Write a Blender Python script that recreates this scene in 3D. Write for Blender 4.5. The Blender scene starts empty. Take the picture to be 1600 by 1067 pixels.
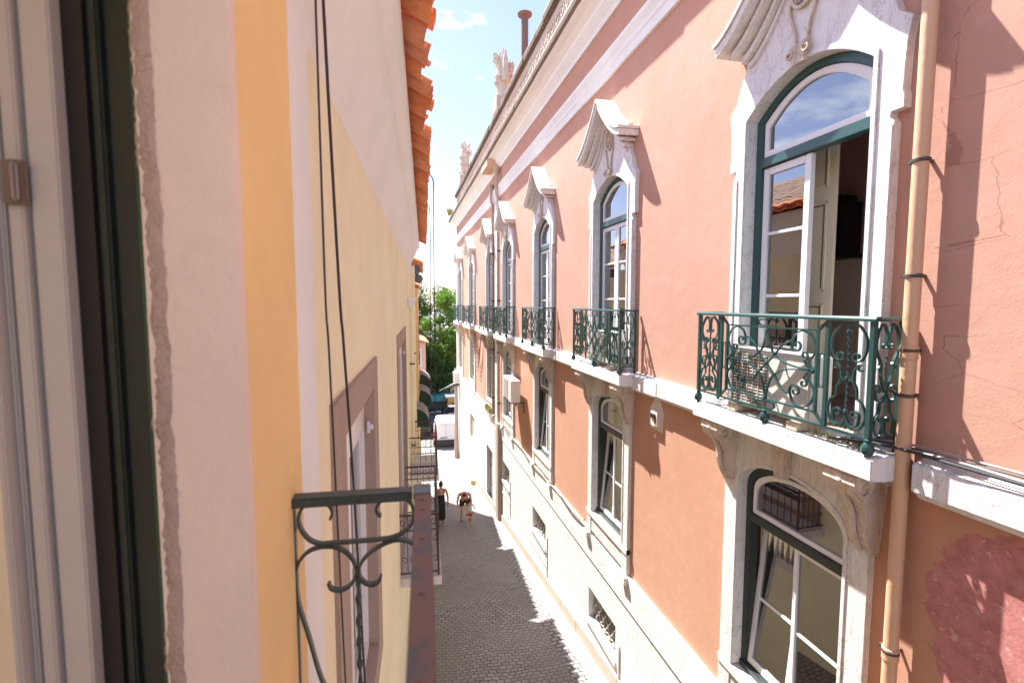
import bpy, bmesh, math, random
from mathutils import Vector, Matrix, noise
random.seed(7)
PI = math.pi
R = math.radians
scene = bpy.context.scene
COL = scene.collection

# ------------------------------------------------------------------ helpers
class MB:
    """collects geometry of ONE mesh"""
    def __init__(s): s.v = []; s.f = []; s.smooth = False
    def add(s, vs, fs):
        b = len(s.v); s.v += [tuple(p) for p in vs]; s.f += [tuple(i + b for i in f) for f in fs]
    def box(s, x0, x1, y0, y1, z0, z1):
        if x0 > x1: x0, x1 = x1, x0
        if y0 > y1: y0, y1 = y1, y0
        if z0 > z1: z0, z1 = z1, z0
        s.add([(x0,y0,z0),(x1,y0,z0),(x1,y1,z0),(x0,y1,z0),(x0,y0,z1),(x1,y0,z1),(x1,y1,z1),(x0,y1,z1)],
              [(0,3,2,1),(4,5,6,7),(0,1,5,4),(1,2,6,5),(2,3,7,6),(3,0,4,7)])
    def prism(s, poly, axis, a, b):
        """poly in the two other axes (in order x,y / x,z / y,z), extruded along axis"""
        def P(p, t):
            if axis == 'x': return (t, p[0], p[1])
            if axis == 'y': return (p[0], t, p[1])
            return (p[0], p[1], t)
        n = len(poly)
        s.add([P(p, a) for p in poly] + [P(p, b) for p in poly],
              [tuple(range(n))[::-1], tuple(range(n, 2*n))] + [(i, (i+1) % n, n+(i+1) % n, n+i) for i in range(n)])
    def band(s, outer, inner, x0, x1, closed=False):
        """a frame between two equally long (y,z) polylines, from x0 (front) to x1"""
        n = len(outer)
        vs = [(x0,)+tuple(p) for p in outer] + [(x0,)+tuple(p) for p in inner] + [(x1,)+tuple(p) for p in outer] + [(x1,)+tuple(p) for p in inner]
        fs = []
        m = n if closed else n-1
        for i in range(m):
            j = (i+1) % n
            fs += [(i, j, n+j, n+i), (2*n+j, 2*n+i, 3*n+i, 3*n+j), (j, i, 2*n+i, 2*n+j), (n+i, n+j, 3*n+j, 3*n+i)]
        if not closed:
            fs += [(0, n, 3*n, 2*n), (2*n-1, n-1, 3*n-1, 4*n-1)]
        s.add(vs, fs)
    def tube(s, path, r, n=8, cap=True, twist=0):
        pts = [Vector(p) for p in path]; m = len(pts)
        rr = r if isinstance(r, (list, tuple)) else [r]*m
        up = None; rings = []
        for i, p in enumerate(pts):
            d = (pts[min(i+1, m-1)] - pts[max(i-1, 0)])
            if d.length < 1e-9: d = Vector((0,0,1))
            d.normalize()
            if up is None:
                up = Vector((0,0,1)) if abs(d.z) < .9 else Vector((1,0,0))
            a = d.cross(up)
            if a.length < 1e-6: a = d.cross(Vector((0,1,0)))
            a.normalize(); b = a.cross(d).normalized(); up = b
            t0 = twist*i
            rings.append([p + (a*math.cos(2*PI*k/n+t0) + b*math.sin(2*PI*k/n+t0))*rr[i] for k in range(n)])
        vs = [q for rg in rings for q in rg]; fs = []
        for i in range(m-1):
            for k in range(n):
                k2 = (k+1) % n
                fs.append((i*n+k, i*n+k2, (i+1)*n+k2, (i+1)*n+k))
        if cap: fs += [tuple(range(n))[::-1], tuple(range((m-1)*n, m*n))]
        s.add(vs, fs)
    def lathe(s, prof, c, n=16, axis='z'):
        vs = []; fs = []
        for r, z in prof:
            for k in range(n):
                a = 2*PI*k/n
                if axis == 'z': vs.append((c[0]+r*math.cos(a), c[1]+r*math.sin(a), c[2]+z))
                elif axis == 'x': vs.append((c[0]+z, c[1]+r*math.cos(a), c[2]+r*math.sin(a)))
                else: vs.append((c[0]+r*math.cos(a), c[1]+z, c[2]+r*math.sin(a)))
        m = len(prof)
        for i in range(m-1):
            for k in range(n):
                k2 = (k+1) % n
                fs.append((i*n+k, i*n+k2, (i+1)*n+k2, (i+1)*n+k))
        fs += [tuple(range(n))[::-1], tuple(range((m-1)*n, m*n))]
        s.add(vs, fs)
    def ribbon(s, pts, M, t=.008, w=.022, closed=False):
        """flat bar swept along a 2-D curve; M(u,v,d) -> xyz"""
        n = len(pts); L = []; Q = []
        for i in range(n):
            a = pts[max(i-1, 0)]; b = pts[min(i+1, n-1)]
            dx, dz = b[0]-a[0], b[1]-a[1]; l = math.hypot(dx, dz) or 1
            nx, nz = -dz/l, dx/l
            L.append((pts[i][0]+nx*t/2, pts[i][1]+nz*t/2)); Q.append((pts[i][0]-nx*t/2, pts[i][1]-nz*t/2))
        vs = [M(*p, -w/2) for p in L] + [M(*p, -w/2) for p in Q] + [M(*p, w/2) for p in L] + [M(*p, w/2) for p in Q]
        fs = []
        for i in range(n-1):
            j = i+1
            fs += [(i, j, n+j, n+i), (2*n+j, 2*n+i, 3*n+i, 3*n+j), (j, i, 2*n+i, 2*n+j), (n+i, n+j, 3*n+j, 3*n+i)]
        fs += [(0, n, 3*n, 2*n), (2*n-1, n-1, 3*n-1, 4*n-1)]
        s.add(vs, fs)

def mesh(name, mb, mat, smooth=None, bevel=0):
    me = bpy.data.meshes.new(name); me.from_pydata(mb.v, [], mb.f)
    for m in (mat if isinstance(mat, (list, tuple)) else [mat]): me.materials.append(m)
    bm = bmesh.new(); bm.from_mesh(me)
    bmesh.ops.recalc_face_normals(bm, faces=bm.faces)
    if bevel:
        bmesh.ops.remove_doubles(bm, verts=bm.verts, dist=1e-5)
        es = [e for e in bm.edges if len(e.link_faces) == 2 and e.calc_face_angle(0) > .6]
        try: bmesh.ops.bevel(bm, geom=es, offset=bevel, segments=2, affect='EDGES', clamp_overlap=True)
        except Exception: pass
    bm.to_mesh(me); bm.free()
    if mb.smooth if smooth is None else smooth:
        me.polygons.foreach_set('use_smooth', [True]*len(me.polygons))
        try: me.set_sharp_from_angle(angle=R(40))
        except Exception: pass
    return me

def obj(name, mb, mat, parent=None, loc=(0,0,0), smooth=None, bevel=0, rot=None):
    o = bpy.data.objects.new(name, mesh(name, mb, mat, smooth, bevel)); COL.objects.link(o)
    b = Vector((0,0,0))
    if parent is not None:
        o.parent = parent
        if 'b0' in parent.keys(): b = Vector(parent['b0'])
    o.location = Vector(loc) - b
    if rot: o.rotation_euler = rot
    return o

def tag(o, label, cat, group=None, kind=None):
    o['label'] = label; o['category'] = cat
    if group: o['group'] = group
    if kind: o['kind'] = kind
    return o

def thing(name, label, cat, base=(0,0,0), rotz=0, group=None, shift=True):
    """Empty at the thing's base; with shift its parts are written in the frame of the eye point"""
    o = bpy.data.objects.new(name, None); COL.objects.link(o)
    o.empty_display_size = .2
    c, s = math.cos(rotz), math.sin(rotz)
    if shift:
        o.location = (c*base[0]-s*base[1], s*base[0]+c*base[1], base[2]); o['b0'] = base
    else: o.location = base
    o.rotation_euler = (0, 0, rotz)
    return tag(o, label, cat, group)

def struct(name, mb, mat, smooth=None):
    o = obj(name, mb, mat, None, smooth=smooth); o['kind'] = 'structure'; return o

def wall_holes(mb, y0, y1, z0, z1, x0, x1, holes):
    """wall slab between x0 (face) and x1 with rectangular holes (ya,yb,za,zb)"""
    ys = sorted({y0, y1} | {h[0] for h in holes} | {h[1] for h in holes}); zs = sorted({z0, z1} | {h[2] for h in holes} | {h[3] for h in holes})
    ys = [y for y in ys if y0 <= y <= y1]; zs = [z for z in zs if z0 <= z <= z1]
    idx = {}
    def V(x, y, z):
        k = (x, y, z)
        if k not in idx: idx[k] = len(mb.v); mb.v.append(k)
        return idx[k]
    def solid(i, j):
        if i < 0 or j < 0 or i >= len(ys)-1 or j >= len(zs)-1: return False
        cy, cz = (ys[i]+ys[i+1])/2, (zs[j]+zs[j+1])/2
        return not any(h[0] < cy < h[1] and h[2] < cz < h[3] for h in holes)
    for i in range(len(ys)-1):
        for j in range(len(zs)-1):
            if not solid(i, j): continue
            a, b, c, d = ys[i], ys[i+1], zs[j], zs[j+1]
            mb.f.append((V(x0,a,c), V(x0,b,c), V(x0,b,d), V(x0,a,d)))
            mb.f.append((V(x1,a,d), V(x1,b,d), V(x1,b,c), V(x1,a,c)))
            if not solid(i-1, j): mb.f.append((V(x0,a,c), V(x0,a,d), V(x1,a,d), V(x1,a,c)))
            if not solid(i+1, j): mb.f.append((V(x0,b,d), V(x0,b,c), V(x1,b,c), V(x1,b,d)))
            if not solid(i, j-1): mb.f.append((V(x0,b,c), V(x0,a,c), V(x1,a,c), V(x1,b,c)))
            if not solid(i, j+1): mb.f.append((V(x0,a,d), V(x0,b,d), V(x1,b,d), V(x1,a,d)))

def arc(c, r, a0, a1, n=14, rz=None):
    rz = rz or r
    return [(c[0]+r*math.cos(R(a0+(a1-a0)*i/n)), c[1]+rz*math.sin(R(a0+(a1-a0)*i/n))) for i in range(n+1)]
def spiral(c, r0, r1, a0, a1, n=22):
    out = []
    for i in range(n+1):
        t = i/n; r = r0+(r1-r0)*t; a = R(a0+(a1-a0)*t)
        out.append((c[0]+r*math.cos(a), c[1]+r*math.sin(a)))
    return out
def cr(pts, n=6):
    """Catmull-Rom through the points (2-D or 3-D)"""
    P = [Vector(p) for p in pts]; P = [P[0]*2-P[1]] + P + [P[-1]*2-P[-2]]; out = []
    for i in range(1, len(P)-2):
        for k in range(n):
            t = k/n
            out.append(tuple(.5*((2*P[i]) + (P[i+1]-P[i-1])*t + (2*P[i-1]-5*P[i]+4*P[i+1]-P[i+2])*t*t + (3*P[i]-P[i-1]-3*P[i+1]+P[i+2])*t**3)))
    out.append(tuple(P[-2])); return out

# ------------------------------------------------------------------ materials
def new_mat(name):
    m = bpy.data.materials.new(name); m.use_nodes = True
    nt = m.node_tree; nt.nodes.clear()
    out = nt.nodes.new('ShaderNodeOutputMaterial'); bs = nt.nodes.new('ShaderNodeBsdfPrincipled')
    nt.links.new(bs.outputs[0], out.inputs[0])
    return m, nt, bs, out
def N(nt, t, **k):
    n = nt.nodes.new(t)
    for a, v in k.items():
        if a.startswith('i_'): n.inputs[a[2:].replace('_', ' ')].default_value = v
        else: setattr(n, a, v)
    return n
def ramp(nt, src, stops):
    r = nt.nodes.new('ShaderNodeValToRGB'); e = r.color_ramp.elements
    while len(e) < len(stops): e.new(.5)
    for i, (p, c) in enumerate(stops):
        e[i].position = p; e[i].color = (c, c, c, 1) if isinstance(c, (int, float)) else (*c, 1)
    nt.links.new(src, r.inputs[0]); return r.outputs[0]
def mix(nt, fac, a, b, mode='MIX'):
    n = nt.nodes.new('ShaderNodeMix'); n.data_type = 'RGBA'; n.blend_type = mode
    for s, v in ((n.inputs[0], fac), (n.inputs[6], a), (n.inputs[7], b)):
        if isinstance(v, (int, float)): s.default_value = v
        elif isinstance(v, (tuple, list)): s.default_value = (*v, 1)
        else: nt.links.new(v, s)
    return n.outputs[2]
def coords(nt, scale=(1,1,1), rot=(0,0,0), loc=(0,0,0)):
    tc = N(nt, 'ShaderNodeTexCoord'); mp = N(nt, 'ShaderNodeMapping')
    mp.inputs['Scale'].default_value = scale; mp.inputs['Rotation'].default_value = rot; mp.inputs['Location'].default_value = loc
    nt.links.new(tc.outputs['Object'], mp.inputs[0]); return mp.outputs[0]
def noise_n(nt, vec, sc, det=4, rough=.55, dist=0):
    n = N(nt, 'ShaderNodeTexNoise'); n.inputs['Scale'].default_value = sc; n.inputs['Detail'].default_value = det
    n.inputs['Roughness'].default_value = rough; n.inputs['Distortion'].default_value = dist
    nt.links.new(vec, n.inputs['Vector']); return n.outputs[0]
def bump(nt, bs, hsrc, st=.3, dist=.01, prev=None):
    b = N(nt, 'ShaderNodeBump'); b.inputs['Strength'].default_value = st; b.inputs['Distance'].default_value = dist
    nt.links.new(hsrc, b.inputs['Height'])
    if prev is not None: nt.links.new(prev, b.inputs['Normal'])
    nt.links.new(b.outputs[0], bs.inputs['Normal']); return b.outputs[0]

def plaster(name, c, var=.12, bscale=60, bst=.35, dist=.006, streak=0, dirt=(0.25,0.2,0.16), damt=0, rough=.9):
    m, nt, bs, out = new_mat(name); v = coords(nt)
    big = noise_n(nt, v, 1.1, 5, .6); med = noise_n(nt, v, 7, 5, .6)
    d = tuple(x*(1-var) for x in c); l = tuple(min(1, x*(1+var*.7)) for x in c)
    col = mix(nt, ramp(nt, big, [(.3, 0), (.7, 1)]), d, l)
    col = mix(nt, ramp(nt, med, [(.45, 0), (.75, .35)]), col, tuple(x*(1-var*1.3) for x in c))
    if streak:
        sv = coords(nt, scale=(6, 6, .35)); s = noise_n(nt, sv, 2.2, 5, .65)
        col = mix(nt, ramp(nt, s, [(.55, 0), (.8, streak)]), col, dirt)
    if damt:
        dn = noise_n(nt, v, 3.3, 8, .7, .4)
        col = mix(nt, ramp(nt, dn, [(.56, 0), (.68, damt)]), col, dirt)
    nt.links.new(col, bs.inputs['Base Color']); bs.inputs['Roughness'].default_value = rough
    fine = noise_n(nt, v, bscale, 4, .6); b1 = bump(nt, bs, med, .18, .03); bump(nt, bs, fine, bst, dist, b1)
    return m

def stone(name, c=(.70,.68,.65), dark=(.2,.17,.14), amt=.5, sc=1.0, vein=.5):
    """old limestone: pale, with greyish veins, pits and flaked spots"""
    m, nt, bs, out = new_mat(name); v = coords(nt)
    a = noise_n(nt, v, 2.2*sc, 6, .65); b = noise_n(nt, v, 9*sc, 6, .7, .5)
    sv = coords(nt, scale=(5, 5, .7)); st = noise_n(nt, sv, 3*sc, 6, .7, .6)
    col = mix(nt, ramp(nt, a, [(.35, 0), (.7, 1)]), tuple(x*.9 for x in c), c)
    col = mix(nt, ramp(nt, st, [(.50, 0), (.70, vein)]), col, tuple(x*.52 for x in c))
    crv = coords(nt, scale=(1, 1, .45)); cz_ = noise_n(nt, crv, 3.2*sc, 7, .68, 1.4)
    col = mix(nt, ramp(nt, cz_, [(.49, 0), (.5, min(1, amt*1.5)), (.51, 0)]), col, dark)
    col = mix(nt, ramp(nt, b, [(.62, 0), (.72, amt)]), col, dark)
    nt.links.new(col, bs.inputs['Base Color']); bs.inputs['Roughness'].default_value = .8
    b1 = bump(nt, bs, b, .35, .012); bump(nt, bs, noise_n(nt, v, 55, 3, .6), .25, .004, b1)
    return m

def paint(name, c, rough=.45, wear=0, wearc=(.2,.09,.05), metal=0, bst=.1, var=.08, wsc=14):
    m, nt, bs, out = new_mat(name); v = coords(nt)
    n = noise_n(nt, v, 5, 5, .6); col = mix(nt, n, tuple(x*(1-var) for x in c), tuple(min(1, x*(1+var)) for x in c))
    if wear:
        w = noise_n(nt, v, wsc, 7, .7, .3); col = mix(nt, ramp(nt, w, [(.5, 0), (.58, wear)]), col, wearc)
        bump(nt, bs, w, .35, .004)
    elif bst: bump(nt, bs, noise_n(nt, v, 40, 3, .6), bst, .003)
    nt.links.new(col, bs.inputs['Base Color']); bs.inputs['Roughness'].default_value = rough; bs.inputs['Metallic'].default_value = metal
    return m

def glass_mat(name, tint=(.86,.9,.9), refl=1.0):
    m = bpy.data.materials.new(name); m.use_nodes = True; nt = m.node_tree; nt.nodes.clear()
    out = nt.nodes.new('ShaderNodeOutputMaterial'); tr = nt.nodes.new('ShaderNodeBsdfTransparent'); tr.inputs[0].default_value = (*tint, 1)
    gl = nt.nodes.new('ShaderNodeBsdfGlossy'); gl.inputs['Roughness'].default_value = .015
    fr = nt.nodes.new('ShaderNodeFresnel'); fr.inputs[0].default_value = 1.6
    mx = nt.nodes.new('ShaderNodeMixShader')
    mul = nt.nodes.new('ShaderNodeMath'); mul.operation = 'MULTIPLY_ADD'; mul.inputs[1].default_value = 1.5*refl; mul.inputs[2].default_value = .24*refl; mul.use_clamp = True
    nt.links.new(fr.outputs[0], mul.inputs[0]); nt.links.new(mul.outputs[0], mx.inputs[0])
    nt.links.new(tr.outputs[0], mx.inputs[1]); nt.links.new(gl.outputs[0], mx.inputs[2]); nt.links.new(mx.outputs[0], out.inputs[0])
    return m

SAL = (.49, .272, .196)
def salmon_mat():
    """salmon render with cracks and, low down beside the downpipe, an old peeled red patch"""
    m, nt, bs, out = new_mat('salmon_render'); v = coords(nt)
    big = noise_n(nt, v, .55, 5, .6); med = noise_n(nt, v, 5, 6, .62)
    col = mix(nt, ramp(nt, big, [(.3, 0), (.7, 1)]), (SAL[0]*.96, SAL[1]*.92, SAL[2]*.88), (SAL[0]*1.04, SAL[1]*1.07, SAL[2]*1.1))
    col = mix(nt, ramp(nt, med, [(.42, 0), (.8, .5)]), col, tuple(x*.82 for x in SAL))
    col = mix(nt, ramp(nt, noise_n(nt, v, 1.6, 7, .7, .8), [(.56, 0), (.66, .35)]), col, (SAL[0]*1.08, SAL[1]*1.2, SAL[2]*1.28))
    sv = coords(nt, scale=(3, 5, .3)); s = noise_n(nt, sv, 2.0, 6, .7)
    col = mix(nt, ramp(nt, s, [(.54, 0), (.75, .38)]), col, (.40,.22,.16))
    # height-dependent paint coat: pinker upstairs, more orange downstairs
    tc = N(nt, 'ShaderNodeTexCoord'); sp = N(nt, 'ShaderNodeSeparateXYZ'); nt.links.new(tc.outputs['Object'], sp.inputs[0])
    def math_(op, a, b=None, clamp=False):
        n = N(nt, 'ShaderNodeMath', operation=op, use_clamp=clamp)
        for i, q in enumerate((a, b)):
            if q is None: continue
            if isinstance(q, (int, float)): n.inputs[i].default_value = q
            else: nt.links.new(q, n.inputs[i])
        return n.outputs[0]
    Y, Z = sp.outputs[1], sp.outputs[2]
    up = math_('GREATER_THAN', Z, -1.25)
    col = mix(nt, up, mix(nt, 1.0, col, (1.0, .97, .88), 'MULTIPLY'), mix(nt, 1.0, col, (1.0, 1.0, 1.02), 'MULTIPLY'))
    # the peeled patch (its own ragged outline)
    rag = noise_n(nt, v, 5, 5, .55); rag2 = math_('MULTIPLY', math_('SUBTRACT', rag, .5), .5)
    dy = math_('DIVIDE', math_('SUBTRACT', Y, 2.17), .56); dz = math_('DIVIDE', math_('SUBTRACT', Z, -2.16), .64)
    d2 = math_('ADD', math_('POWER', math_('ABSOLUTE', dy), 2.6), math_('POWER', math_('ABSOLUTE', dz), 2.6))
    dd = math_('ADD', d2, math_('MULTIPLY', rag2, 3.0))
    mask = math_('LESS_THAN', dd, 1.0)
    pn = noise_n(nt, v, 11, 7, .7)
    pc = mix(nt, ramp(nt, pn, [(.35, 0), (.65, 1)]), (.36,.13,.12), (.50,.21,.19))
    pc = mix(nt, ramp(nt, noise_n(nt, v, 16, 8, .75, .6), [(.57, 0), (.64, .7)]), pc, (.55,.42,.37))
    col = mix(nt, mask, col, pc)
    # hairline cracks near the pipe
    vo = N(nt, 'ShaderNodeTexVoronoi', feature='DISTANCE_TO_EDGE'); vo.inputs['Scale'].default_value = 1.15
    mp = coords(nt, scale=(.001, .75, 1.9)); dn = N(nt, 'ShaderNodeTexNoise'); dn.inputs['Scale'].default_value = 2.2; dn.inputs['Detail'].default_value = 6
    nt.links.new(mp, dn.inputs['Vector'])
    ad = N(nt, 'ShaderNodeVectorMath', operation='MULTIPLY_ADD'); ad.inputs[1].default_value = (.0, .22, .22)
    nt.links.new(dn.outputs['Color'], ad.inputs[0]); nt.links.new(mp, ad.inputs[2]); nt.links.new(ad.outputs[0], vo.inputs['Vector'])
    thin = math_('LESS_THAN', vo.outputs['Distance'], math_('MULTIPLY', math_('SUBTRACT', noise_n(nt, v, 1.7, 3), .44), .035))
    near = math_('LESS_THAN', math_('ADD', Y, math_('MULTIPLY', med, .8)), 3.2)
    crack = math_('MULTIPLY', thin, near)
    col = mix(nt, math_('MULTIPLY', crack, .8), col, (.34,.17,.12))
    # damp grey stain beside the first window
    st = noise_n(nt, v, 4, 7, .7); 
    sd = math_('ADD', math_('POWER', math_('DIVIDE', math_('SUBTRACT', Y, 3.0), .12), 2), math_('POWER', math_('DIVIDE', math_('SUBTRACT', Z, 1.6), 1.3), 2))
    sm = math_('LESS_THAN', math_('ADD', sd, math_('MULTIPLY', math_('SUBTRACT', st, .5), 1.6)), .8)
    col = mix(nt, math_('MULTIPLY', sm, .25), col, (.26,.2,.19))
    nt.links.new(col, bs.inputs['Base Color']); bs.inputs['Roughness'].default_value = .92
    b1 = bump(nt, bs, med, .2, .02)
    b2 = bump(nt, bs, noise_n(nt, v, 75, 3, .55), .3, .004, b1)
    b3 = N(nt, 'ShaderNodeBump', invert=True); b3.inputs['Strength'].default_value = .7; b3.inputs['Distance'].default_value = .01
    nt.links.new(math_('MAXIMUM', crack, mask), b3.inputs['Height']); nt.links.new(b2, b3.inputs['Normal']); nt.links.new(b3.outputs[0], bs.inputs['Normal'])
    return m

def paving_mat():
    m, nt, bs, out = new_mat('sett_paving')
    v = coords(nt, rot=(0, 0, R(4)))
    dn = N(nt, 'ShaderNodeTexNoise'); dn.inputs['Scale'].default_value = .8; dn.inputs['Detail'].default_value = 2; nt.links.new(v, dn.inputs['Vector'])
    ad = N(nt, 'ShaderNodeVectorMath', operation='MULTIPLY_ADD'); ad.inputs[1].default_value = (.35, .35, 0)
    nt.links.new(dn.outputs['Color'], ad.inputs[0]); nt.links.new(v, ad.inputs[2])
    d2 = N(nt, 'ShaderNodeTexNoise'); d2.inputs['Scale'].default_value = 14; d2.inputs['Detail'].default_value = 2; nt.links.new(v, d2.inputs['Vector'])
    a2 = N(nt, 'ShaderNodeVectorMath', operation='MULTIPLY_ADD'); a2.inputs[1].default_value = (.045, .045, 0)
    nt.links.new(d2.outputs['Color'], a2.inputs[0]); nt.links.new(ad.outputs[0], a2.inputs[2])
    br = N(nt, 'ShaderNodeTexBrick'); br.offset = .5; br.squash = 1
    for k, q in (('Color1', (.36,.345,.335,1)), ('Color2', (.25,.235,.225,1)), ('Mortar', (.06,.053,.048,1))): br.inputs[k].default_value = q
    for k, q in (('Scale', 1), ('Mortar Size', .012), ('Mortar Smooth', .3), ('Bias', 0), ('Brick Width', .142), ('Row Height', .104)): br.inputs[k].default_value = q
    nt.links.new(a2.outputs[0], br.inputs['Vector'])
    col = mix(nt, ramp(nt, noise_n(nt, v, .9, 5, .6), [(.35, 0), (.7, .5)]), br.outputs[0], (.36,.33,.30))
    col = mix(nt, ramp(nt, noise_n(nt, v, 25, 4, .6), [(.5, 0), (.8, .4)]), col, (.18,.16,.15))
    col = mix(nt, ramp(nt, noise_n(nt, v, .45, 3, .5), [(.42, 0), (.62, .5)]), col, (.17,.155,.14))
    nt.links.new(col, bs.inputs['Base Color']); bs.inputs['Roughness'].default_value = .7
    b1 = N(nt, 'ShaderNodeBump', invert=True); b1.inputs['Strength'].default_value = .8; b1.inputs['Distance'].default_value = .025
    nt.links.new(br.outputs['Fac'], b1.inputs['Height'])
    b2 = N(nt, 'ShaderNodeBump'); b2.inputs['Strength'].default_value = .4; b2.inputs['Distance'].default_value = .02
    nt.links.new(noise_n(nt, v, 9, 4, .6), b2.inputs['Height']); nt.links.new(b1.outputs[0], b2.inputs['Normal']); nt.links.new(b2.outputs[0], bs.inputs['Normal'])
    return m

def leaf_mat(name, c1, c2):
    m, nt, bs, out = new_mat(name); v = coords(nt)
    oi = N(nt, 'ShaderNodeNewGeometry')
    col = mix(nt, oi.outputs['Random Per Island'], c1, c2)
    nt.links.new(col, bs.inputs['Base Color']); bs.inputs['Roughness'].default_value = .6
    tl = N(nt, 'ShaderNodeBsdfTranslucent'); nt.links.new(mix(nt, 1, col, (1.0,1.2,.5), 'MULTIPLY'), tl.inputs[0])
    mx = N(nt, 'ShaderNodeMixShader'); mx.inputs[0].default_value = .3
    nt.links.new(bs.outputs[0], mx.inputs[1]); nt.links.new(tl.outputs[0], mx.inputs[2]); nt.links.new(mx.outputs[0], out.inputs[0])
    return m

M_sal = salmon_mat()
M_stone = stone('limestone')
M_stoneold = stone('weathered_limestone', (.60,.50,.40), (.16,.13,.10), .6, 1, .6)
M_stonew = stone('whitewashed_stone', (.72,.715,.71), (.22,.19,.17), .5, 1.2, .42)
M_plinth = stone('plinth_limestone', (.73,.72,.705), (.30,.26,.23), .6, .9, .5)
M_soffit = plaster('cornice_plaster', (.76,.79,.79), .06, 40, .2, streak=.12, dirt=(.6,.48,.42))
M_white = paint('white_frame_paint', (.76,.77,.78), .35, bst=0, var=.03)
M_green = paint('green_frame_paint', (.03,.085,.08), .35, var=.15, bst=.05)
M_darkgreen = paint('dark_green_frame_paint', (.025,.036,.035), .35, var=.15, bst=.05)
M_rail = paint('green_iron_paint', (.016,.062,.058), .35, wear=.55, wearc=(.02,.045,.042), wsc=9)
M_raildark = paint('dark_green_iron', (.035,.055,.05), .4, wear=.5, wearc=(.015,.02,.02), wsc=40)
M_rust = paint('rusty_handrail', (.20,.12,.10), .65, wear=.75, wearc=(.10,.12,.12), wsc=8)
M_glass = glass_mat('window_glass')
M_pipe = plaster('tan_pipe_paint', (.58,.36,.22), .05, 90, .08, .002, streak=.25, dirt=(.5,.26,.15), rough=.5)
M_pipe2 = plaster('beige_pipe', (.45,.36,.29), .08, 60, .15, .003, streak=.3)
M_iron = paint('dark_iron', (.06,.045,.04), .6, wear=.4)
M_cream = plaster('cream_woodwork', (.88,.83,.66), .05, 30, .05, .002, rough=.5)
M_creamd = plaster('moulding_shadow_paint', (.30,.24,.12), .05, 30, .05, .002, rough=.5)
M_room = plaster('mauve_room_wall', (.62,.42,.42), .05, 30, .1, .002)
M_roomlow = plaster('olive_room_dado', (.78,.76,.64), .05, 30, .1, .002)
M_black = paint('black_plastic', (.012,.012,.014), .4, bst=0)
M_acw = plaster('ac_casing_paint', (.62,.60,.56), .03, 50, .05, .001, streak=.12, rough=.45)
M_acg = paint('ac_grille', (.20,.15,.11), .5)
M_curtain = plaster('net_curtain_fabric', (.86,.88,.88), .05, 120, .3, .002)
M_curt2 = plaster('grey_curtain_fabric', (.90,.90,.84), .08, 120, .3, .002)
M_cable = paint('black_cable_sheath', (.02,.02,.022), .45, bst=0)
M_cableg = paint('grey_cable_sheath', (.32,.30,.29), .5, bst=0)
M_yel = plaster('pale_yellow_render', (.90,.86,.62), .08, 50, .3, .005, streak=.16, dirt=(.6,.42,.3))
M_orange = plaster('ochre_render', (.88,.64,.30), .08, 45, .5, .006)
M_pil = plaster('white_pilaster_render', (.85,.89,.90), .04, 45, .2, .004)
M_cove = plaster('cove_plaster', (.84,.88,.88), .05, 30, .15, .004, streak=.1, dirt=(.62,.52,.46))
M_pink = plaster('pink_jamb_render', (.80,.68,.60), .08, 38, .5, .008, damt=.22, dirt=(.5,.36,.3))
M_rough = plaster('broken_plaster_edge', (.50,.39,.34), .25, 26, 1.0, .03)
M_brown = plaster('brown_window_stone', (.40,.32,.27), .08, 60, .3, .004, streak=.2, dirt=(.32,.2,.16))
def tile_mat():
    m, nt, bs, out = new_mat('terracotta_tile'); v = coords(nt); gi = N(nt, 'ShaderNodeNewGeometry')
    r_ = nt.nodes.new('ShaderNodeValToRGB'); e = r_.color_ramp.elements
    while len(e) < 4: e.new(.5)
    for i, (p_, c_) in enumerate(((0, (.62,.20,.08)), (.35, (.80,.27,.11)), (.7, (.86,.36,.17)), (1, (.70,.30,.18)))): e[i].position = p_; e[i].color = (*c_, 1)
    nt.links.new(gi.outputs['Random Per Island'], r_.inputs[0])
    col = mix(nt, ramp(nt, noise_n(nt, v, 9, 7, .7, .4), [(.5, 0), (.64, .55)]), r_.outputs[0], (.42,.19,.11))
    col = mix(nt, ramp(nt, noise_n(nt, v, 26, 6, .7), [(.6, 0), (.68, .6)]), col, (.30,.25,.20))
    nt.links.new(col, bs.inputs['Base Color']); bs.inputs['Roughness'].default_value = .85; bump(nt, bs, noise_n(nt, v, 30, 4, .6), .35, .004)
    return m
M_tile = tile_mat()
M_palet = plaster('bleached_roof_tile', (.42,.27,.20), .2, 30, .25, .004, damt=.5, dirt=(.28,.23,.19))
M_tileold = plaster('old_roof_tile', (.50,.20,.10), .25, 30, .25, .004, damt=.5, dirt=(.3,.22,.17))
M_pave = paving_mat()
M_leafA = leaf_mat('leaf_green_light', (.08,.16,.02), (.20,.32,.05))
M_leafB = leaf_mat('leaf_green_dark', (.03,.075,.018), (.085,.17,.032))
M_bark = plaster('bark', (.16,.12,.09), .3, 20, .8, .02)
M_moss = leaf_mat('weed_leaf', (.12,.13,.04), (.42,.36,.18))

# ------------------------------------------------------------------ camera, light, sky
YAW, PIT = R(12.59), R(4.42)
cd = bpy.data.cameras.new('camera'); cam = bpy.data.objects.new('camera', cd); COL.objects.link(cam)
cam.rotation_euler = (PI/2 - PIT, 0, -YAW); cam.location = (0,0,0)
cd.sensor_width = 36; cd.lens = 770/1600*36; cd.clip_start = .02; cd.clip_end = 2000
cd.dof.use_dof = True; cd.dof.focus_distance = 5.5; cd.dof.aperture_fstop = 2.4
scene.camera = cam

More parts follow.
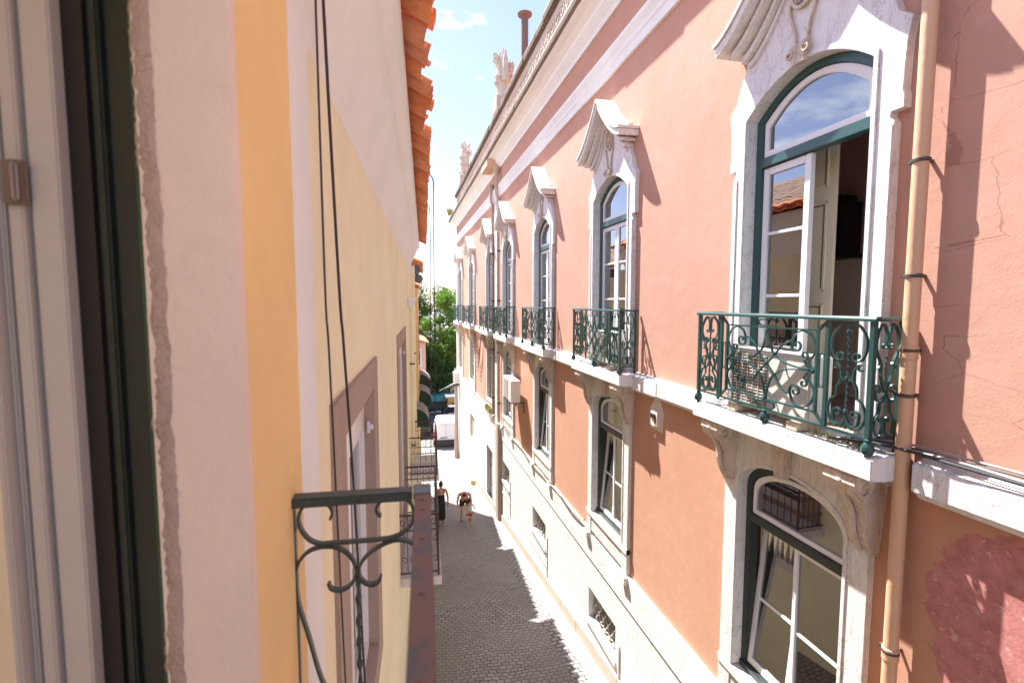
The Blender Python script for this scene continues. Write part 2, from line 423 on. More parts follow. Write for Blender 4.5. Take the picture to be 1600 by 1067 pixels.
SUN = Vector((-1, 2.0, 3.6)).normalized()
sd = bpy.data.lights.new('sun', 'SUN'); so = bpy.data.objects.new('sun', sd); COL.objects.link(so)
sd.energy = 3.15; sd.angle = R(.53); sd.color = (1, .965, .92)
so.rotation_euler = (-SUN).to_track_quat('-Z', 'Y').to_euler()
w = bpy.data.worlds.new('World'); scene.world = w; w.use_nodes = True; nt = w.node_tree; nt.nodes.clear()
bg = nt.nodes.new('ShaderNodeBackground'); wo = nt.nodes.new('ShaderNodeOutputWorld'); nt.links.new(bg.outputs[0], wo.inputs[0])
sky = nt.nodes.new('ShaderNodeTexSky'); sky.sky_type = 'NISHITA'; sky.sun_disc = False
sky.sun_elevation = math.asin(SUN.z); sky.sun_rotation = math.atan2(SUN.x, SUN.y) % (2*PI)
sky.altitude = 50; sky.air_density = 1.0; sky.dust_density = .6; sky.ozone_density = 2.0
bg.inputs[1].default_value = .054
tc = nt.nodes.new('ShaderNodeTexCoord'); mp = nt.nodes.new('ShaderNodeMapping'); mp.inputs['Scale'].default_value = (1.0, 1.0, 2.6)
nt.links.new(tc.outputs['Generated'], mp.inputs[0])
cn = nt.nodes.new('ShaderNodeTexNoise'); cn.inputs['Scale'].default_value = 3.2; cn.inputs['Detail'].default_value = 8; cn.inputs['Roughness'].default_value = .58
nt.links.new(mp.outputs[0], cn.inputs['Vector'])
cf = ramp(nt, cn.outputs[0], [(.53, 0), (.72, .85)])
hz = mix(nt, 1.0, sky.outputs[0], (1.05, .92, 1.0), 'MULTIPLY')
cm = mix(nt, cf, hz, (10.5, 10.8, 11.2))
nt.links.new(cm, bg.inputs[0])
scene.view_settings.view_transform = 'Standard'; scene.view_settings.look = 'None'; scene.view_settings.gamma = 1
scene.view_settings.exposure = 2.52
scene.cycles.max_bounces = 8; scene.cycles.diffuse_bounces = 7; scene.cycles.transparent_max_bounces = 12
scene.cycles.caustics_reflective = False; scene.cycles.caustics_refractive = False

# ------------------------------------------------------------------ ground
def gz(y):
    if y < 35: return -5.94 - .14*y
    if y < 46: return -10.84 - .05*(y-35)
    return -11.39
g = MB()
ys = [-40, -10, 0, 5, 10, 15, 20, 25, 30, 33, 35, 37, 40, 46, 60, 100, 300, 900]
xs = [-400, -60, -10, 0, 4, 10, 60, 400]
for y in ys:
    for x in xs: g.v.append((x, y, gz(y)))
for j in range(len(ys)-1):
    for i in range(len(xs)-1):
        a = j*len(xs)+i; g.f.append((a, a+1, a+1+len(xs), a+len(xs)))
struct('street_paving', g, M_pave)
def sett_variant(name, c1, c2, mo, bw, rh, ms, rot, jit):
    m, nt, bs, out = new_mat(name); v = coords(nt, rot=(0, 0, R(rot)))
    dn = N(nt, 'ShaderNodeTexNoise'); dn.inputs['Scale'].default_value = 11; dn.inputs['Detail'].default_value = 3; nt.links.new(v, dn.inputs['Vector'])
    ad = N(nt, 'ShaderNodeVectorMath', operation='MULTIPLY_ADD'); ad.inputs[1].default_value = (jit, jit, 0); nt.links.new(dn.outputs['Color'], ad.inputs[0]); nt.links.new(v, ad.inputs[2])
    br = N(nt, 'ShaderNodeTexBrick')
    for k, q in (('Color1', (*c1, 1)), ('Color2', (*c2, 1)), ('Mortar', (*mo, 1))): br.inputs[k].default_value = q
    for k, q in (('Scale', 1), ('Mortar Size', ms), ('Mortar Smooth', .3), ('Bias', 0), ('Brick Width', bw), ('Row Height', rh)): br.inputs[k].default_value = q
    nt.links.new(ad.outputs[0], br.inputs['Vector'])
    col = mix(nt, ramp(nt, noise_n(nt, v, 2.2, 6, .65), [(.4, 0), (.7, .55)]), br.outputs[0], tuple(x*.75 for x in c2))
    nt.links.new(col, bs.inputs['Base Color']); bs.inputs['Roughness'].default_value = .75
    b1 = N(nt, 'ShaderNodeBump', invert=True); b1.inputs['Strength'].default_value = 1; b1.inputs['Distance'].default_value = .03
    nt.links.new(br.outputs['Fac'], b1.inputs['Height']); nt.links.new(b1.outputs[0], bs.inputs['Normal'])
    return m
def strip_ground(name, x0, x1, dz, mat, y0=-4, y1=34.9):
    m = MB(); n = 60; rnd = random.Random(3); wv = 0
    for i in range(n+1):
        y = y0+(y1-y0)*i/n; wv = wv*.7+rnd.uniform(-.03, .03)
        m.v += [(x0+wv, y, gz(y)+dz), (x1, y, gz(y)+dz*1.5)]
    for i in range(n): a = 2*i; m.f.append((a, a+1, a+3, a+2))
    return struct(name, m, mat)
strip_ground('gutter', 3.04, 3.36, .004, sett_variant('gutter_setts', (.36,.35,.34), (.27,.26,.25), (.07,.06,.055), .19, .13, .018, -6, .05))
strip_ground('pavement', 3.34, 3.70, .009, sett_variant('pavement_setts', (.42,.41,.40), (.34,.33,.32), (.15,.14,.13), .11, .10, .010, 2, .03))

# ================================================================== RIGHT: THE SALMON TOWN HOUSE
W = 3.75
YE = 34.3
house = thing('town_house', 'long salmon pink house with arched white stone windows across the street', 'house', (W, 17, gz(17)))
WIN = [(4.07, 1.0), (8.43, 1.0), (12.82, 1.0), (17.3, 1.0), (20.95, 1.0), (26.6, 1.25), (31.9, 1.25)]
HU, HL = .74, .69     # half widths of the upper and lower openings
holes = []
for yc, sc in WIN:
    holes.append((yc-.80*sc, yc+.80*sc, -1.16, 2.36)); holes.append((yc-.76*sc, yc+.76*sc, -4.3, -1.66))
DOOR = (20.4, 21.9, -9.3, -6.4)
VENTS = [(7.93, 9.24, -6.50, -5.86), (12.4, 13.75, -6.62, -5.98), (17.0, 18.3, -6.75, -6.02)]
SHW = (25.7, 27.6, -7.55, -6.15)
low = [DOOR] + VENTS + [SHW]
wl = MB(); wall_holes(wl, -4, YE, -4.67, 5.3, W, W+.42, holes)
obj('wall', wl, M_sal, house)
wl = MB(); wall_holes(wl, -4, YE, -13, -4.672, W, W+.42, low)
obj('lower_wall', wl, M_plinth, house)
# plinth of pale limestone; a lower course, a proud top course
pl = MB(); wall_holes(pl, -4, YE+.03, -13, -5.19, W-.05, W-.001, [(a-.004, b+.004, c-.004, d+.004) for a, b, c, d in low])
wall_holes(pl, -4, YE+.03, -5.187, -4.66, W-.062, W-.001, [(yc-HL*sc-.02, yc+HL*sc+.02, -4.7, -4.6) for yc, sc in WIN])
pl.box(W-.07, W-.05, -4, YE+.03, -5.205, -5.18)
obj('plinth', pl, M_plinth, house)
pb = MB()
for k in range(36):
    y0 = -4+k*1.07; pb.prism([(y0+.0, gz(y0)-.4), (y0+1.062, gz(y0+1.062)-.4), (y0+1.062, gz(y0+1.062)+.30), (y0, gz(y0)+.30)], 'x', W-.085-.004*(k % 3), W-.052)
obj('base_course', pb, stone('stained_base_stone', (.52,.42,.34), (.32,.25,.2), .5, 1.2, .4), house)
# quoin strip at the far corner
qn = MB(); qn.box(W-.05, W-.001, YE-.5, YE+.04, -4.66, 3.9); obj('corner_pilaster', qn, M_stone, house)
# string ledge at the upper floor, broken at the downpipe
lg = MB()
prof = [(W-.002, -1.43), (W-.05, -1.43), (W-.09, -1.39), (W-.13, -1.37), (W-.13, -1.17), (W-.10, -1.15), (W-.002, -1.12)]
for a, b in ((3.03, YE+.1), (-4, 2.80)):
    k = a
    L = (b-a)/max(1, round((b-a)/1.15))
    for i in range(max(1, round((b-a)/1.15))):
        dx = random.uniform(-.006, .006)
        lg.prism([(x+(dx if x < W-.01 else 0), z+random.uniform(-.004, .004)) for x, z in prof], 'y', a+i*L, a+(i+1)*L-.006)
obj('string_ledge', lg, M_stonew, house, bevel=.004)
# upper string moulding
sm = MB(); sm.prism([(W-.001, 4.06), (W-.05, 4.06), (W-.055, 4.20), (W-.08, 4.22), (W-.085, 4.28), (W-.06, 4.31), (W-.09, 4.36), (W-.12, 4.40), (W-.12, 4.47), (W-.001, 4.50)], 'y', -4, YE+.05)
obj('frieze_moulding', sm, M_soffit, house)
# cornice: white soffit, weathered stone lip
cs = MB(); cs.prism([(W-.001, 5.11), (W-.04, 5.11), (W-.05, 5.20), (W-.14, 5.30), (W-.17, 5.33), (W-.18, 5.40), (W-.30, 5.46), (W-.46, 5.49), (W-.46, 5.56), (W-.001, 5.56)], 'y', -4, YE+.2)
obj('cornice_soffit', cs, M_soffit, house)
ct = MB()
y = -4
while y < YE+.25:
    L = min(random.uniform(.8, 1.5), YE+.3-y); d = random.uniform(-.01, .01); q = random.uniform(-.008, .008)
    ct.prism([(W-.20, 5.52), (W-.47+d, 5.50+q), (W-.53+d, 5.53+q), (W-.54+d, 5.62+q), (W-.50+d, 5.70), (W-.47+d, 5.80), (W-.38, 5.84), (W-.20, 5.84)], 'y', y, y+L-.008); y += L
obj('cornice', ct, stone('cornice_lip_stone', (.19,.14,.10), (.07,.05,.035), .85, 1.6, .8), house)
pp = MB(); pp.box(W-.33, W+.1, -4, 31.0, 5.80, 6.50)
k = -4.0
while k < 30.8:                              # the carved wave pattern of the parapet
    cpt = spiral((k+.12, 6.14), .15, .03, 200, -260, 14)
    pp.ribbon(cpt, lambda u, v, d: (W-.335+d, u, v), .035, .03); k += .34
obj('parapet', pp, stone('parapet_stone', (.60,.49,.42), (.20,.13,.10), .7, 2, .6), house)
cp = MB(); y = -4
while y < 30.6:
    L = min(random.uniform(.7, 1.3), 31.1-y); d = random.uniform(-.02, .02)
    cp.prism([(W-.34, 6.46), (W-.44+d, 6.49), (W-.45+d, 6.60), (W-.41+d, 6.72), (W-.33, 6.80+d), (W+.15, 6.82+d), (W+.15, 6.46)], 'y', y, y+L-.01); y += L
obj('coping', cp, stone('coping_stone', (.14,.095,.07), (.06,.045,.035), .85, 1.6, .9), house)
jb = MB(); jb.box(W-.50, W-.1, 18.9, 20.3, 5.22, 5.47); obj('cornice_bracket', jb, plaster('bare_stone', (.60,.42,.30), .12), house)
# roof behind the parapet
rf = MB(); rf.prism([(W+.1, 5.6), (W+5, 7.6), (W+10, 5.6)], 'y', -4, YE); obj('roof', rf, M_tileold, house)
# inner rooms
rm = MB(); mids = [-3.8] + [(WIN[i][0]+WIN[i+1][0])/2 for i in range(6)] + [YE-.1]
for z0, z1 in ((-1.18, 3.4), (-4.5, -1.45)):
    rm.box(5.5, 5.6, -3.9, YE-.05, z0, z1); rm.box(W+.43, 5.5, -3.9, YE-.05, z0-.1, z0); rm.box(W+.43, 5.5, -3.9, YE-.05, z1, z1+.1)
    for y in mids: rm.box(W+.43, 5.49, y-.05, y+.05, z0+.001, z1-.001)
obj('room_partition', rm, M_room, house)
rd = MB(); rd.box(5.47, 5.498, 1.9, 6.13, -1.17, .57); obj('dado_panel', rd, M_roomlow, house)
rd2 = MB(); rd2.box(W+.44, 5.46, 6.17, 6.199, -1.17, .60); obj('dado_panel', rd2, M_roomlow, house)

def arch_pts(hw, zs, rise, n=18, p=2.0):
    return [(hw*math.cos(PI*i/n), zs + rise*(abs(math.sin(PI*i/n)) ** (2/p))) for i in range(n+1)]
def mirror_outline(right):
    """right: points (dy,z) from the bottom to the crown of the +y side -> whole outline, +y side first"""
    return right + [(-a, b) for a, b in right[::-1]]
def resample(pts, n):
    L = [0]
    for i in range(1, len(pts)): L.append(L[-1]+math.hypot(pts[i][0]-pts[i-1][0], pts[i][1]-pts[i-1][1]))
    out = []
    for k in range(n+1):
        t = L[-1]*k/n; i = 0
        while i < len(L)-2 and L[i+1] < t: i += 1
        u = (t-L[i])/max(1e-9, L[i+1]-L[i]); u = max(0, min(1, u))
        out.append((pts[i][0]+(pts[i+1][0]-pts[i][0])*u, pts[i][1]+(pts[i+1][1]-pts[i][1])*u))
    return out

# ---- meshes of one upper window bay, written round y = 0
ARC_U = [(HU*math.cos(PI*i/24), 1.94 + .31*(1-math.cos(PI*i/24)**2)) for i in range(25)]
def upper_surround():
    m = MB(); n = 24
    # jambs
    for s in (1, -1):
        m.prism([(s*HU, -1.14), (s*.93, -1.14), (s*.93, 1.38), (s*.90, 1.42), (s*.90, 1.46), (s*1.0, 1.46), (s*1.0, 1.55), (s*.985, 1.6), (s*1.0, 1.94), (s*HU, 1.94)], 'x', W-.07, W+.12)
    # head: between arch and curved outer line
    right = [(1.0, 1.94), (1.03, 2.03), (1.03, 2.12), (.93, 2.15), (.90, 2.25), (.86, 2.36), (.78, 2.50), (.74, 2.62), (.74, 2.95), (.5, 3.05), (.25, 3.2), (0, 3.4)]
    out = mirror_outline(resample(right, 12)); out = out[:13] + out[14:]
    m.band(out, ARC_U, W-.07, W+.12)
    # raised fillet round the opening
    inn = [(HU, -1.14)] + ARC_U + [(-HU, -1.14)]
    o2 = [(a*(1+.045/HU) if abs(a) > .2 else a*1.06, b + (.045 if 0 < i < 26 else 0)) for i, (a, b) in enumerate(inn)]
    m.band(o2, inn, W-.085, W-.0695)
    # outer raised edge of the jambs (the worn strip)
    for s in (1, -1):
        m.box(W-.082, W-.0695, s*.86, s*.928, -1.13, 1.36)
    return m
def keystone_mb():
    m = MB()
    m.prism([(-.07, 2.22), (.07, 2.22), (.10, 2.40), (-.10, 2.40)], 'x', W-.13, W-.071)
    for s in (1, -1):
        m.ribbon(cr([(s*.07, 2.38), (s*.09, 2.55), (s*.16, 2.75), (s*.12, 2.88)]), lambda u, v, d: (W-.085+d, u, v), .022, .03)
        m.ribbon(spiral((s*.10, 2.33), .05, .015, 90, 90+s*400, 14), lambda u, v, d: (W-.13+d, u, v), .016, .03)
    m.ribbon(arc((0, 2.9), .13, 0, 360, 18, .17), lambda u, v, d: (W-.09+d, u, v), .03, .05)
    m.lathe([(0.001, -.05), (.04, -.04), (.07, 0)], (W-.071, 0, 2.9), 10, 'x')
    for k in range(5): m.ribbon(cr([(-.06+.03*k, 2.78), (-.075+.0375*k, 2.9), (-.06+.03*k, 3.02)]), lambda u, v, d: (W-.10+d, u, v), .012, .03)
    m.smooth = True
    return m
def pediment_mb():
    """two concave sweeping cornices rising to a point"""
    m = MB(); n = 12
    def curve(t): return 2.82 + .76*(1-t)**1.55
    layers = [(.0, .045, .37), (.045, .145, .345), (.145, .20, .24), (.20, .27, .15), (.27, .33, .10)]   # below the top: from, to, projection
    for s in (1, -1):
        for a, b, pr in layers:
            ww = .97 - (.37-pr)*.95
            top = [(s*ww*i/n, curve(i/n)-a-.0*(1-i/n)) for i in range(n+1)]
            bot = [(s*ww*i/n, curve(i/n)-b) for i in range(n+1)]
            m.band(top if s > 0 else top, bot, W-pr, W-.0005)
    return m
def leaf_mb(y0, y1, z0, z1, muntins, x=W+.08, t=.055, fr=.075):
    m = MB()
    m.box(x, x+t, y0, y0+fr, z0, z1); m.box(x, x+t, y1-fr, y1, z0, z1)
    m.box(x+.002, x+t-.002, y0+fr, y1-fr, z0, z0+fr*1.5); m.box(x+.002, x+t-.002, y0+fr, y1-fr, z1-fr, z1)
    for q in muntins: m.box(x+.012, x+t-.012, y0+fr, y1-fr, q-.016, q+.016)
    return m
def pane_mb(y0, y1, z0, z1, x=W+.105): m = MB(); m.box(x, x+.006, y0, y1, z0, z1); return m
def frame_upper():
    m = MB(); f = .10
    out = [(HU, -1.12)] + ARC_U + [(-HU, -1.12)]
    inn = [(HU-f, -1.12)] + [((HU-f)*math.cos(PI*i/24), 1.905 + .27*(1-math.cos(PI*i/24)**2)) for i in range(25)] + [(-HU+f, -1.12)]
    m.band(out, inn, W+.06, W+.16)
    m.box(W+.045, W+.15, -HU+f-.002, HU-f+.002, 1.44, 1.54)
    return m
def fan_sash():
    m = MB(); h = HU-.102; n = 20
    def cz(a, base, rise): return base + rise*(1-(a/h)**2)
    top = [(h*math.cos(PI*i/n), 1.90+.268*(1-math.cos(PI*i/n)**2)) for i in range(n+1)]
    out = [(h, 1.545)] + top + [(-h, 1.545)]
    k = .065
    inn = [(h-k, 1.545+k)] + [(a*(h-k)/h, b-k) for a, b in top] + [(-h+k, 1.545+k)]
    m.band(out, inn, W+.075, W+.13, closed=True)
    return m
def fan_pane():
    h = HU-.15; m = MB(); m.prism([(h, 1.58), *[(h*math.cos(PI*i/16), 1.84+.28*(1-math.cos(PI*i/16)**2)) for i in range(17)], (-h, 1.58)], 'x', W+.10, W+.106); return m
def curtain_mb(hw, z0, z1, x, amp=.02, gap=0):
    m = MB(); n = 60
    for s in (1, -1):
        b = len(m.v)
        for i in range(n+1):
            y = s*(gap + (hw-gap)*i/n); dx = amp*math.sin(i*.9+.3*math.sin(i*.37))
            m.v += [(x+dx, y, z0), (x+dx*.7, y, z1)]
        for i in range(n): m.f.append((b+2*i, b+2*i+2, b+2*i+3, b+2*i+1))
    m.smooth = True
    return m

# ---- railing of one balcony, written round y = 0; front at x = RX
RX = 3.42; RH = 1.09; ZT, ZB = -.135, -1.02
IRON = dict(t=.011, w=.022)
def scroll_narrow(m, M, w):
    """tall narrow scroll panel, u in 0..w, v from 0 (bottom) to .87"""
    c = w/2; k = w/.36
    m.tube([M(c, 0.02, 0)] + [M(c+(.006 if i % 2 else -.006), .05+.78*i/30, 0) for i in range(31)] + [M(c, .85, 0)], .009, 6, twist=.5)
    for s in (1, -1):
        X = lambda pts: [(c+s*a*k, b) for a, b in pts]
        # upper loop with inner curl
        m.ribbon(X(cr([(.0, .86), (.08, .85), (.145, .76), (.15, .66), (.12, .58)], 5) + spiral((.075, .605), .045, .012, -20, -420, 16)), M, **IRON)
        # middle lyre
        m.ribbon(X(spiral((.115, .515), .012, .03, 330, 90, 8) + cr([(.10, .545), (.06, .50), (.055, .42), (.085, .35), (.09, .27)], 5)), M, **IRON)
        m.ribbon(X(cr([(.0, .43), (.03, .415), (.045, .44)], 4)), M, **IRON)
        # lower heart
        m.ribbon(X(cr([(.09, .28), (.14, .24), (.165, .14), (.12, .05), (.05, .03), (.0, .10)], 5)), M, **IRON)
        m.ribbon(X(cr([(.0, .12), (.05, .05), (.10, .07), (.115, .14)], 5) + spiral((.075, .145), .04, .012, 0, 330, 12)), M, **IRON)
    for v in (.43, .16, .80): m.lathe([(.001, -.022), (.014, -.018), (.018, 0), (.014, .018), (.001, .022)], M(c, v, 0), 8)
def scroll_side(m, M, w):
    c = w/2; k = w/.34
    m.tube([M(c, .02, 0), M(c, .30, 0)], .008, 6); m.tube([M(c+(.004 if i % 2 else -.004), .28+.34*i/14, 0) for i in range(15)], .008, 6)
    for s in (1, -1):
        X = lambda pts: [(c+s*a*k, b) for a, b in pts]
        m.ribbon(X(cr([(.13, .52), (.09, .57), (.15, .67), (.14, .79), (.07, .86), (.02, .80), (.02, .72)], 5) + spiral((.045, .70), .03, .012, 160, 420, 10)), M, **IRON)
        m.ribbon(X([(.09, .57), (.075, .56), (.075, .47), (.05, .42), (0, .33)]), M, **IRON)
        m.ribbon(X(cr([(0, .36), (.05, .28), (.12, .29), (.145, .36)], 5) + spiral((.10, .365), .045, .012, 0, 320, 12)), M, **IRON)
        m.ribbon(X([(0, .33), (.04, .28), (.07, .26), (.07, .20)]), M, **IRON)
        m.ribbon(X(cr([(.07, .20), (.13, .13), (.13, .05), (.07, .01), (.02, .05), (.02, .12)], 5) + spiral((.045, .13), .03, .01, 200, -80, 10)), M, **IRON)
def scroll_centre(m, M, w, h):
    """central framed panel; u in -w/2..w/2, v in -h/2..h/2"""
    for sx in (1, -1):
        for sz in (1, -1):
            X = lambda pts: [(sx*a, sz*b) for a, b in pts]
            m.ribbon(X(cr([(w/2, .0), (.50, .06), (.575, .17), (.54, .28), (.44, .335), (.34, .30), (.30, .21)], 5) + spiral((.365, .205), .065, .018, 180, 560, 20)), M, **IRON)
            m.ribbon(X(cr([(.0, .0), (.10, .09), (.19, .19), (.28, .24), (.31, .2)], 5)), M, **IRON)
            m.ribbon(X(cr([(0, .34), (.03, .22), (.08, .12), (.19, .05), (.33, .015), (w/2, .0)], 5)), M, **IRON)
            m.ribbon(X(cr([(w/2, 0), (.50, .02), (.46, .075)], 4) + spiral((.455, .12), .045, .013, -90, 270, 14)), M, **IRON)
    for u, v in ((0, 0), (0, h/2-.02), (0, -h/2+.02), (w/2-.03, 0), (-w/2+.03, 0)):
        m.lathe([(.001, -.02), (.016, -.014), (.02, 0), (.016, .014), (.001, .02)], M(u, v, 0), 8)
def railing_parts():
    parts = []
    fr = MB()
    for y in (-RH, -.69, .69, RH):
        if abs(y) > 1: fr.box(RX-.018, RX+.018, y-.018, y+.018, ZB-.04, ZT)
        else: fr.box(RX-.013, RX+.013, y-.016, y+.016, ZB, ZT-.001)
    fr.box(RX-.012, RX+.012, -RH, RH, ZB-.012, ZB+.006)
    for y in (-RH, RH): fr.box(RX, W-.055, y-.012, y+.012, ZB-.012, ZB+.006); fr.box(W-.085, W-.055, y-.015, y+.015, ZB-.13, ZT)
    hw, t, b = .59, -.225, -.925
    for y in (-hw, hw): fr.box(RX-.012, RX+.012, y-.012, y+.012, b, t)
    fr.box(RX-.012, RX+.012, -hw, hw, t-.01, t+.004); fr.box(RX-.012, RX+.012, -hw, hw, b-.004, b+.01)
    F = lambda u, v, d: (RX+d, u, v)
    for s in (1, -1):
        fr.ribbon([(s*hw, t), (s*.685, t+.08)], F, .02, .022); fr.ribbon([(s*hw, b), (s*.685, b-.085)], F, .02, .022)
        fr.ribbon([(s*.618, -.42), (s*.61, -.46), (s*.61, -.66), (s*.618, -.70), (s*.66, -.70), (s*.668, -.66), (s*.668, -.46), (s*.66, -.42), (s*.618, -.42)], F, .01, .02)
    for z in (t+.042, b-.048):
        fr.ribbon([(-.10, z-.028), (.10, z-.028), (.13, z), (.10, z+.028), (-.10, z+.028), (-.13, z), (-.10, z-.028)], F, .01, .02)
    parts.append(('railing', fr, False))
    hr = MB(); hr.prism([(RX-.03, ZT), (RX+.03, ZT), (RX+.03, ZT+.020), (RX+.018, ZT+.036), (RX-.018, ZT+.036), (RX-.03, ZT+.020)], 'y', -RH-.035, RH+.035)
    for s in (-1, 1): hr.prism([(s*RH-.028, ZT), (s*RH+.028, ZT), (s*RH+.028, ZT+.020), (s*RH+.016, ZT+.035), (s*RH-.016, ZT+.035), (s*RH-.028, ZT+.020)], 'x', RX+.031, W-.03)
    parts.append(('handrail', hr, False))
    for y0 in (-RH+.018, .705):
        m = MB(); scroll_narrow(m, lambda u, v, d, y0=y0: (RX+d, y0+u, ZB+.006+v*.995), .37); parts.append(('scroll_panel', m, False))
    m = MB(); scroll_centre(m, lambda u, v, d: (RX+d, u, -.575+v), 1.17, .69); parts.append(('scroll_panel', m, False))
    for s in (-1, 1):
        m = MB(); scroll_side(m, lambda u, v, d, s=s: (RX+.02+u, s*RH+d, ZB+.006+v), .225); parts.append(('scroll_panel', m, False))
    for y in (-RH, 0, RH):
        m = MB(); m.lathe([(.012, .08), (.016, .05), (.030, .045), (.016, .035), (.040, .0), (.046, -.03), (.040, -.06), (.018, -.078), (.02, -.085)], (RX, y, ZB-.052), 14); parts.append(('ball_foot', m, True))
    return parts
def slab_mb():
    m = MB(); m.prism([(W-.36, -1.33), (W-.36, -1.165), (W-.345, -1.155), (W, -1.14), (W, -1.33), (W-.2, -1.345)], 'y', -1.155, 1.155); return m
def console_mb():
    """one scrolled bracket, centred on y=0"""
    m = MB()
    pr = [(0, -1.345), (-.33, -1.345), (-.34, -1.42), (-.31, -1.50), (-.22, -1.58), (-.17, -1.68), (-.16, -1.80), (-.13, -1.92), (-.075, -2.02), (0, -2.05)]
    n = len(pr)
    ws = [.15, .15, .155, .15, .125, .11, .105, .10, .10, .10]
    vs = [(W+p[0], -w_, p[1]) for p, w_ in zip(pr, ws)] + [(W+p[0], w_, p[1]) for p, w_ in zip(pr, ws)]
    m.add(vs, [tuple(range(n)), tuple(range(n, 2*n))[::-1]] + [(i, (i+1) % n, n+(i+1) % n, n+i) for i in range(n)])
    # volute and leaf ridge on the face
    m.ribbon(cr([(W-.345, -1.40), (W-.24, -1.585), (W-.18, -1.72), (W-.165, -1.85), (W-.09, -2.03)], 5), lambda u, v, d: (u-.004, d, v), .03, .05)
    for s in (1, -1):
        m.ribbon(spiral((W-.24, -1.45), .07, .02, 200, 520, 16), lambda u, v, d, s=s: (u, s*.15+d, v), .02, .02)
    return m
ARC_L = [(HL*math.cos(PI*i/24), -2.05 + .35*math.sin(PI*i/24)**.9) for i in range(25)]
def lower_surround():
    m = MB()
    for s in (1, -1):
        m.prism([(s*HL, -4.19), (s*.92, -4.19), (s*.92, -2.05), (s*HL, -2.05)], 'x', W-.06, W+.12)
        m.prism([(s*.72, -4.72), (s*.93, -4.72), (s*.93, -4.195), (s*.72, -4.195)], 'x', W-.067, W-.001)
        m.box(W-.13, W-.001, s*.76, s*.98, -4.80, -4.665)
    out = mirror_outline(resample([(.92, -2.05), (.92, -1.345), (0, -1.345)], 12)); out = out[:13]+out[14:]
    m.band(out, ARC_L, W-.06, W+.12)
    m.box(W-.08, W+.12, -.93, .93, -4.30, -4.20)
    m.box(W-.055, W-.001, -.715, .715, -4.60, -4.305)
    inn = [(HL, -4.19)] + ARC_L + [(-HL, -4.19)]
    o2 = [(a*(1+.04/HL) if abs(a) > .2 else a*1.05, b + (.04 if 0 < i < 26 else 0)) for i, (a, b) in enumerate(inn)]
    m.band(o2, inn, W-.072, W-.0595)
    return m
def lintel_key(): m = MB(); m.prism([(-.09, -1.345), (.09, -1.345), (.06, -1.72), (-.06, -1.72)], 'x', W-.15, W-.061); return m
def frame_lower():
    m = MB(); f = .085
    out = [(HL, -4.18)] + ARC_L + [(-HL, -4.18)]
    inn = [(HL-f, -4.12)] + [((HL-f)*math.cos(PI*i/24), -2.08 + .30*math.sin(PI*i/24)**.9) for i in range(25)] + [(-HL+f, -4.12)]
    m.band(out, inn, W+.06, W+.16, closed=True)
    m.box(W+.045, W+.15, -HL+f-.002, HL-f+.002, -2.44, -2.35); m.box(W+.03, W+.10, -HL+.01, HL-.01, -4.195, -4.13)
    return m
def fan_sash_low():
    h = HL-.087; n = 20; m = MB(); top = [(h*math.cos(PI*i/n), -2.085+.295*math.sin(PI*i/n)**.9) for i in range(n+1)]; k = .05
    out = [(h, -2.345)] + top + [(-h, -2.345)]; inn = [(h-k, -2.345+k)] + [(a*(h-k)/h, b-k) for a, b in top] + [(-h+k, -2.345+k)]
    m.band(out, inn, W+.075, W+.125, closed=True); return m
def fan_pane_low():
    h = HL-.12; m = MB(); m.prism([(h, -2.32), *[(h*math.cos(PI*i/16), -2.12+.30*math.sin(PI*i/16)**.9) for i in range(17)], (-h, -2.32)], 'x', W+.10, W+.106); return m

# first bay objects; later bays copy their meshes
def part(name, mb, mat, yc, sc=1.0, parent=house, smooth=None, bevel=0, cache={}):
    """a part of the house at bay yc; parents at the bay carry their own scale"""
    o = bpy.data.objects.new(name, None if mb is None else (mb if isinstance(mb, bpy.types.Mesh) else mesh(name, mb, mat, smooth, bevel))); COL.objects.link(o)
    o.parent = parent
    if parent is house:
        b = Vector(house['b0']); o.location = Vector((0, yc, 0))-b; o.scale = (1, sc, 1)
    return o
MESH = dict(
    surround=mesh('stone_surround', upper_surround(), M_stonew, bevel=.004), key=mesh('keystone', keystone_mb(), M_stoneold, True),
    ped=mesh('pediment', pediment_mb(), stone('pediment_stone', (.74,.71,.68), (.26,.21,.18), .5, 1.2, .35), bevel=.004),
    fu=mesh('window', frame_upper(), M_green, bevel=.006), fs=mesh('fanlight_sash', fan_sash(), M_white, bevel=.006), fp=mesh('pane', fan_pane(), M_glass),
    slab=mesh('balcony_slab', slab_mb(), M_stonew, bevel=.008), cons=mesh('console', console_mb(), M_stoneold, bevel=.006),
    ls=mesh('stone_surround', lower_surround(), M_stone, bevel=.004), lk=mesh('keystone', lintel_key(), M_stoneold, bevel=.006),
    fl=mesh('window', frame_lower(), M_darkgreen, bevel=.005), fsl=mesh('fanlight_sash', fan_sash_low(), M_white, bevel=.005), fpl=mesh('pane', fan_pane_low(), M_glass),
    cu=mesh('curtain', curtain_mb(.72, -1.1, 2.1, W+.20, .015), M_curtain, True), cl=mesh('curtain', curtain_mb(.66, -4.2, -1.8, W+.245, .012, .0), M_curt2, True))
RP = [(n, mesh(n, m, M_rail, s)) for n, m, s in railing_parts()]
H1 = HU-.10
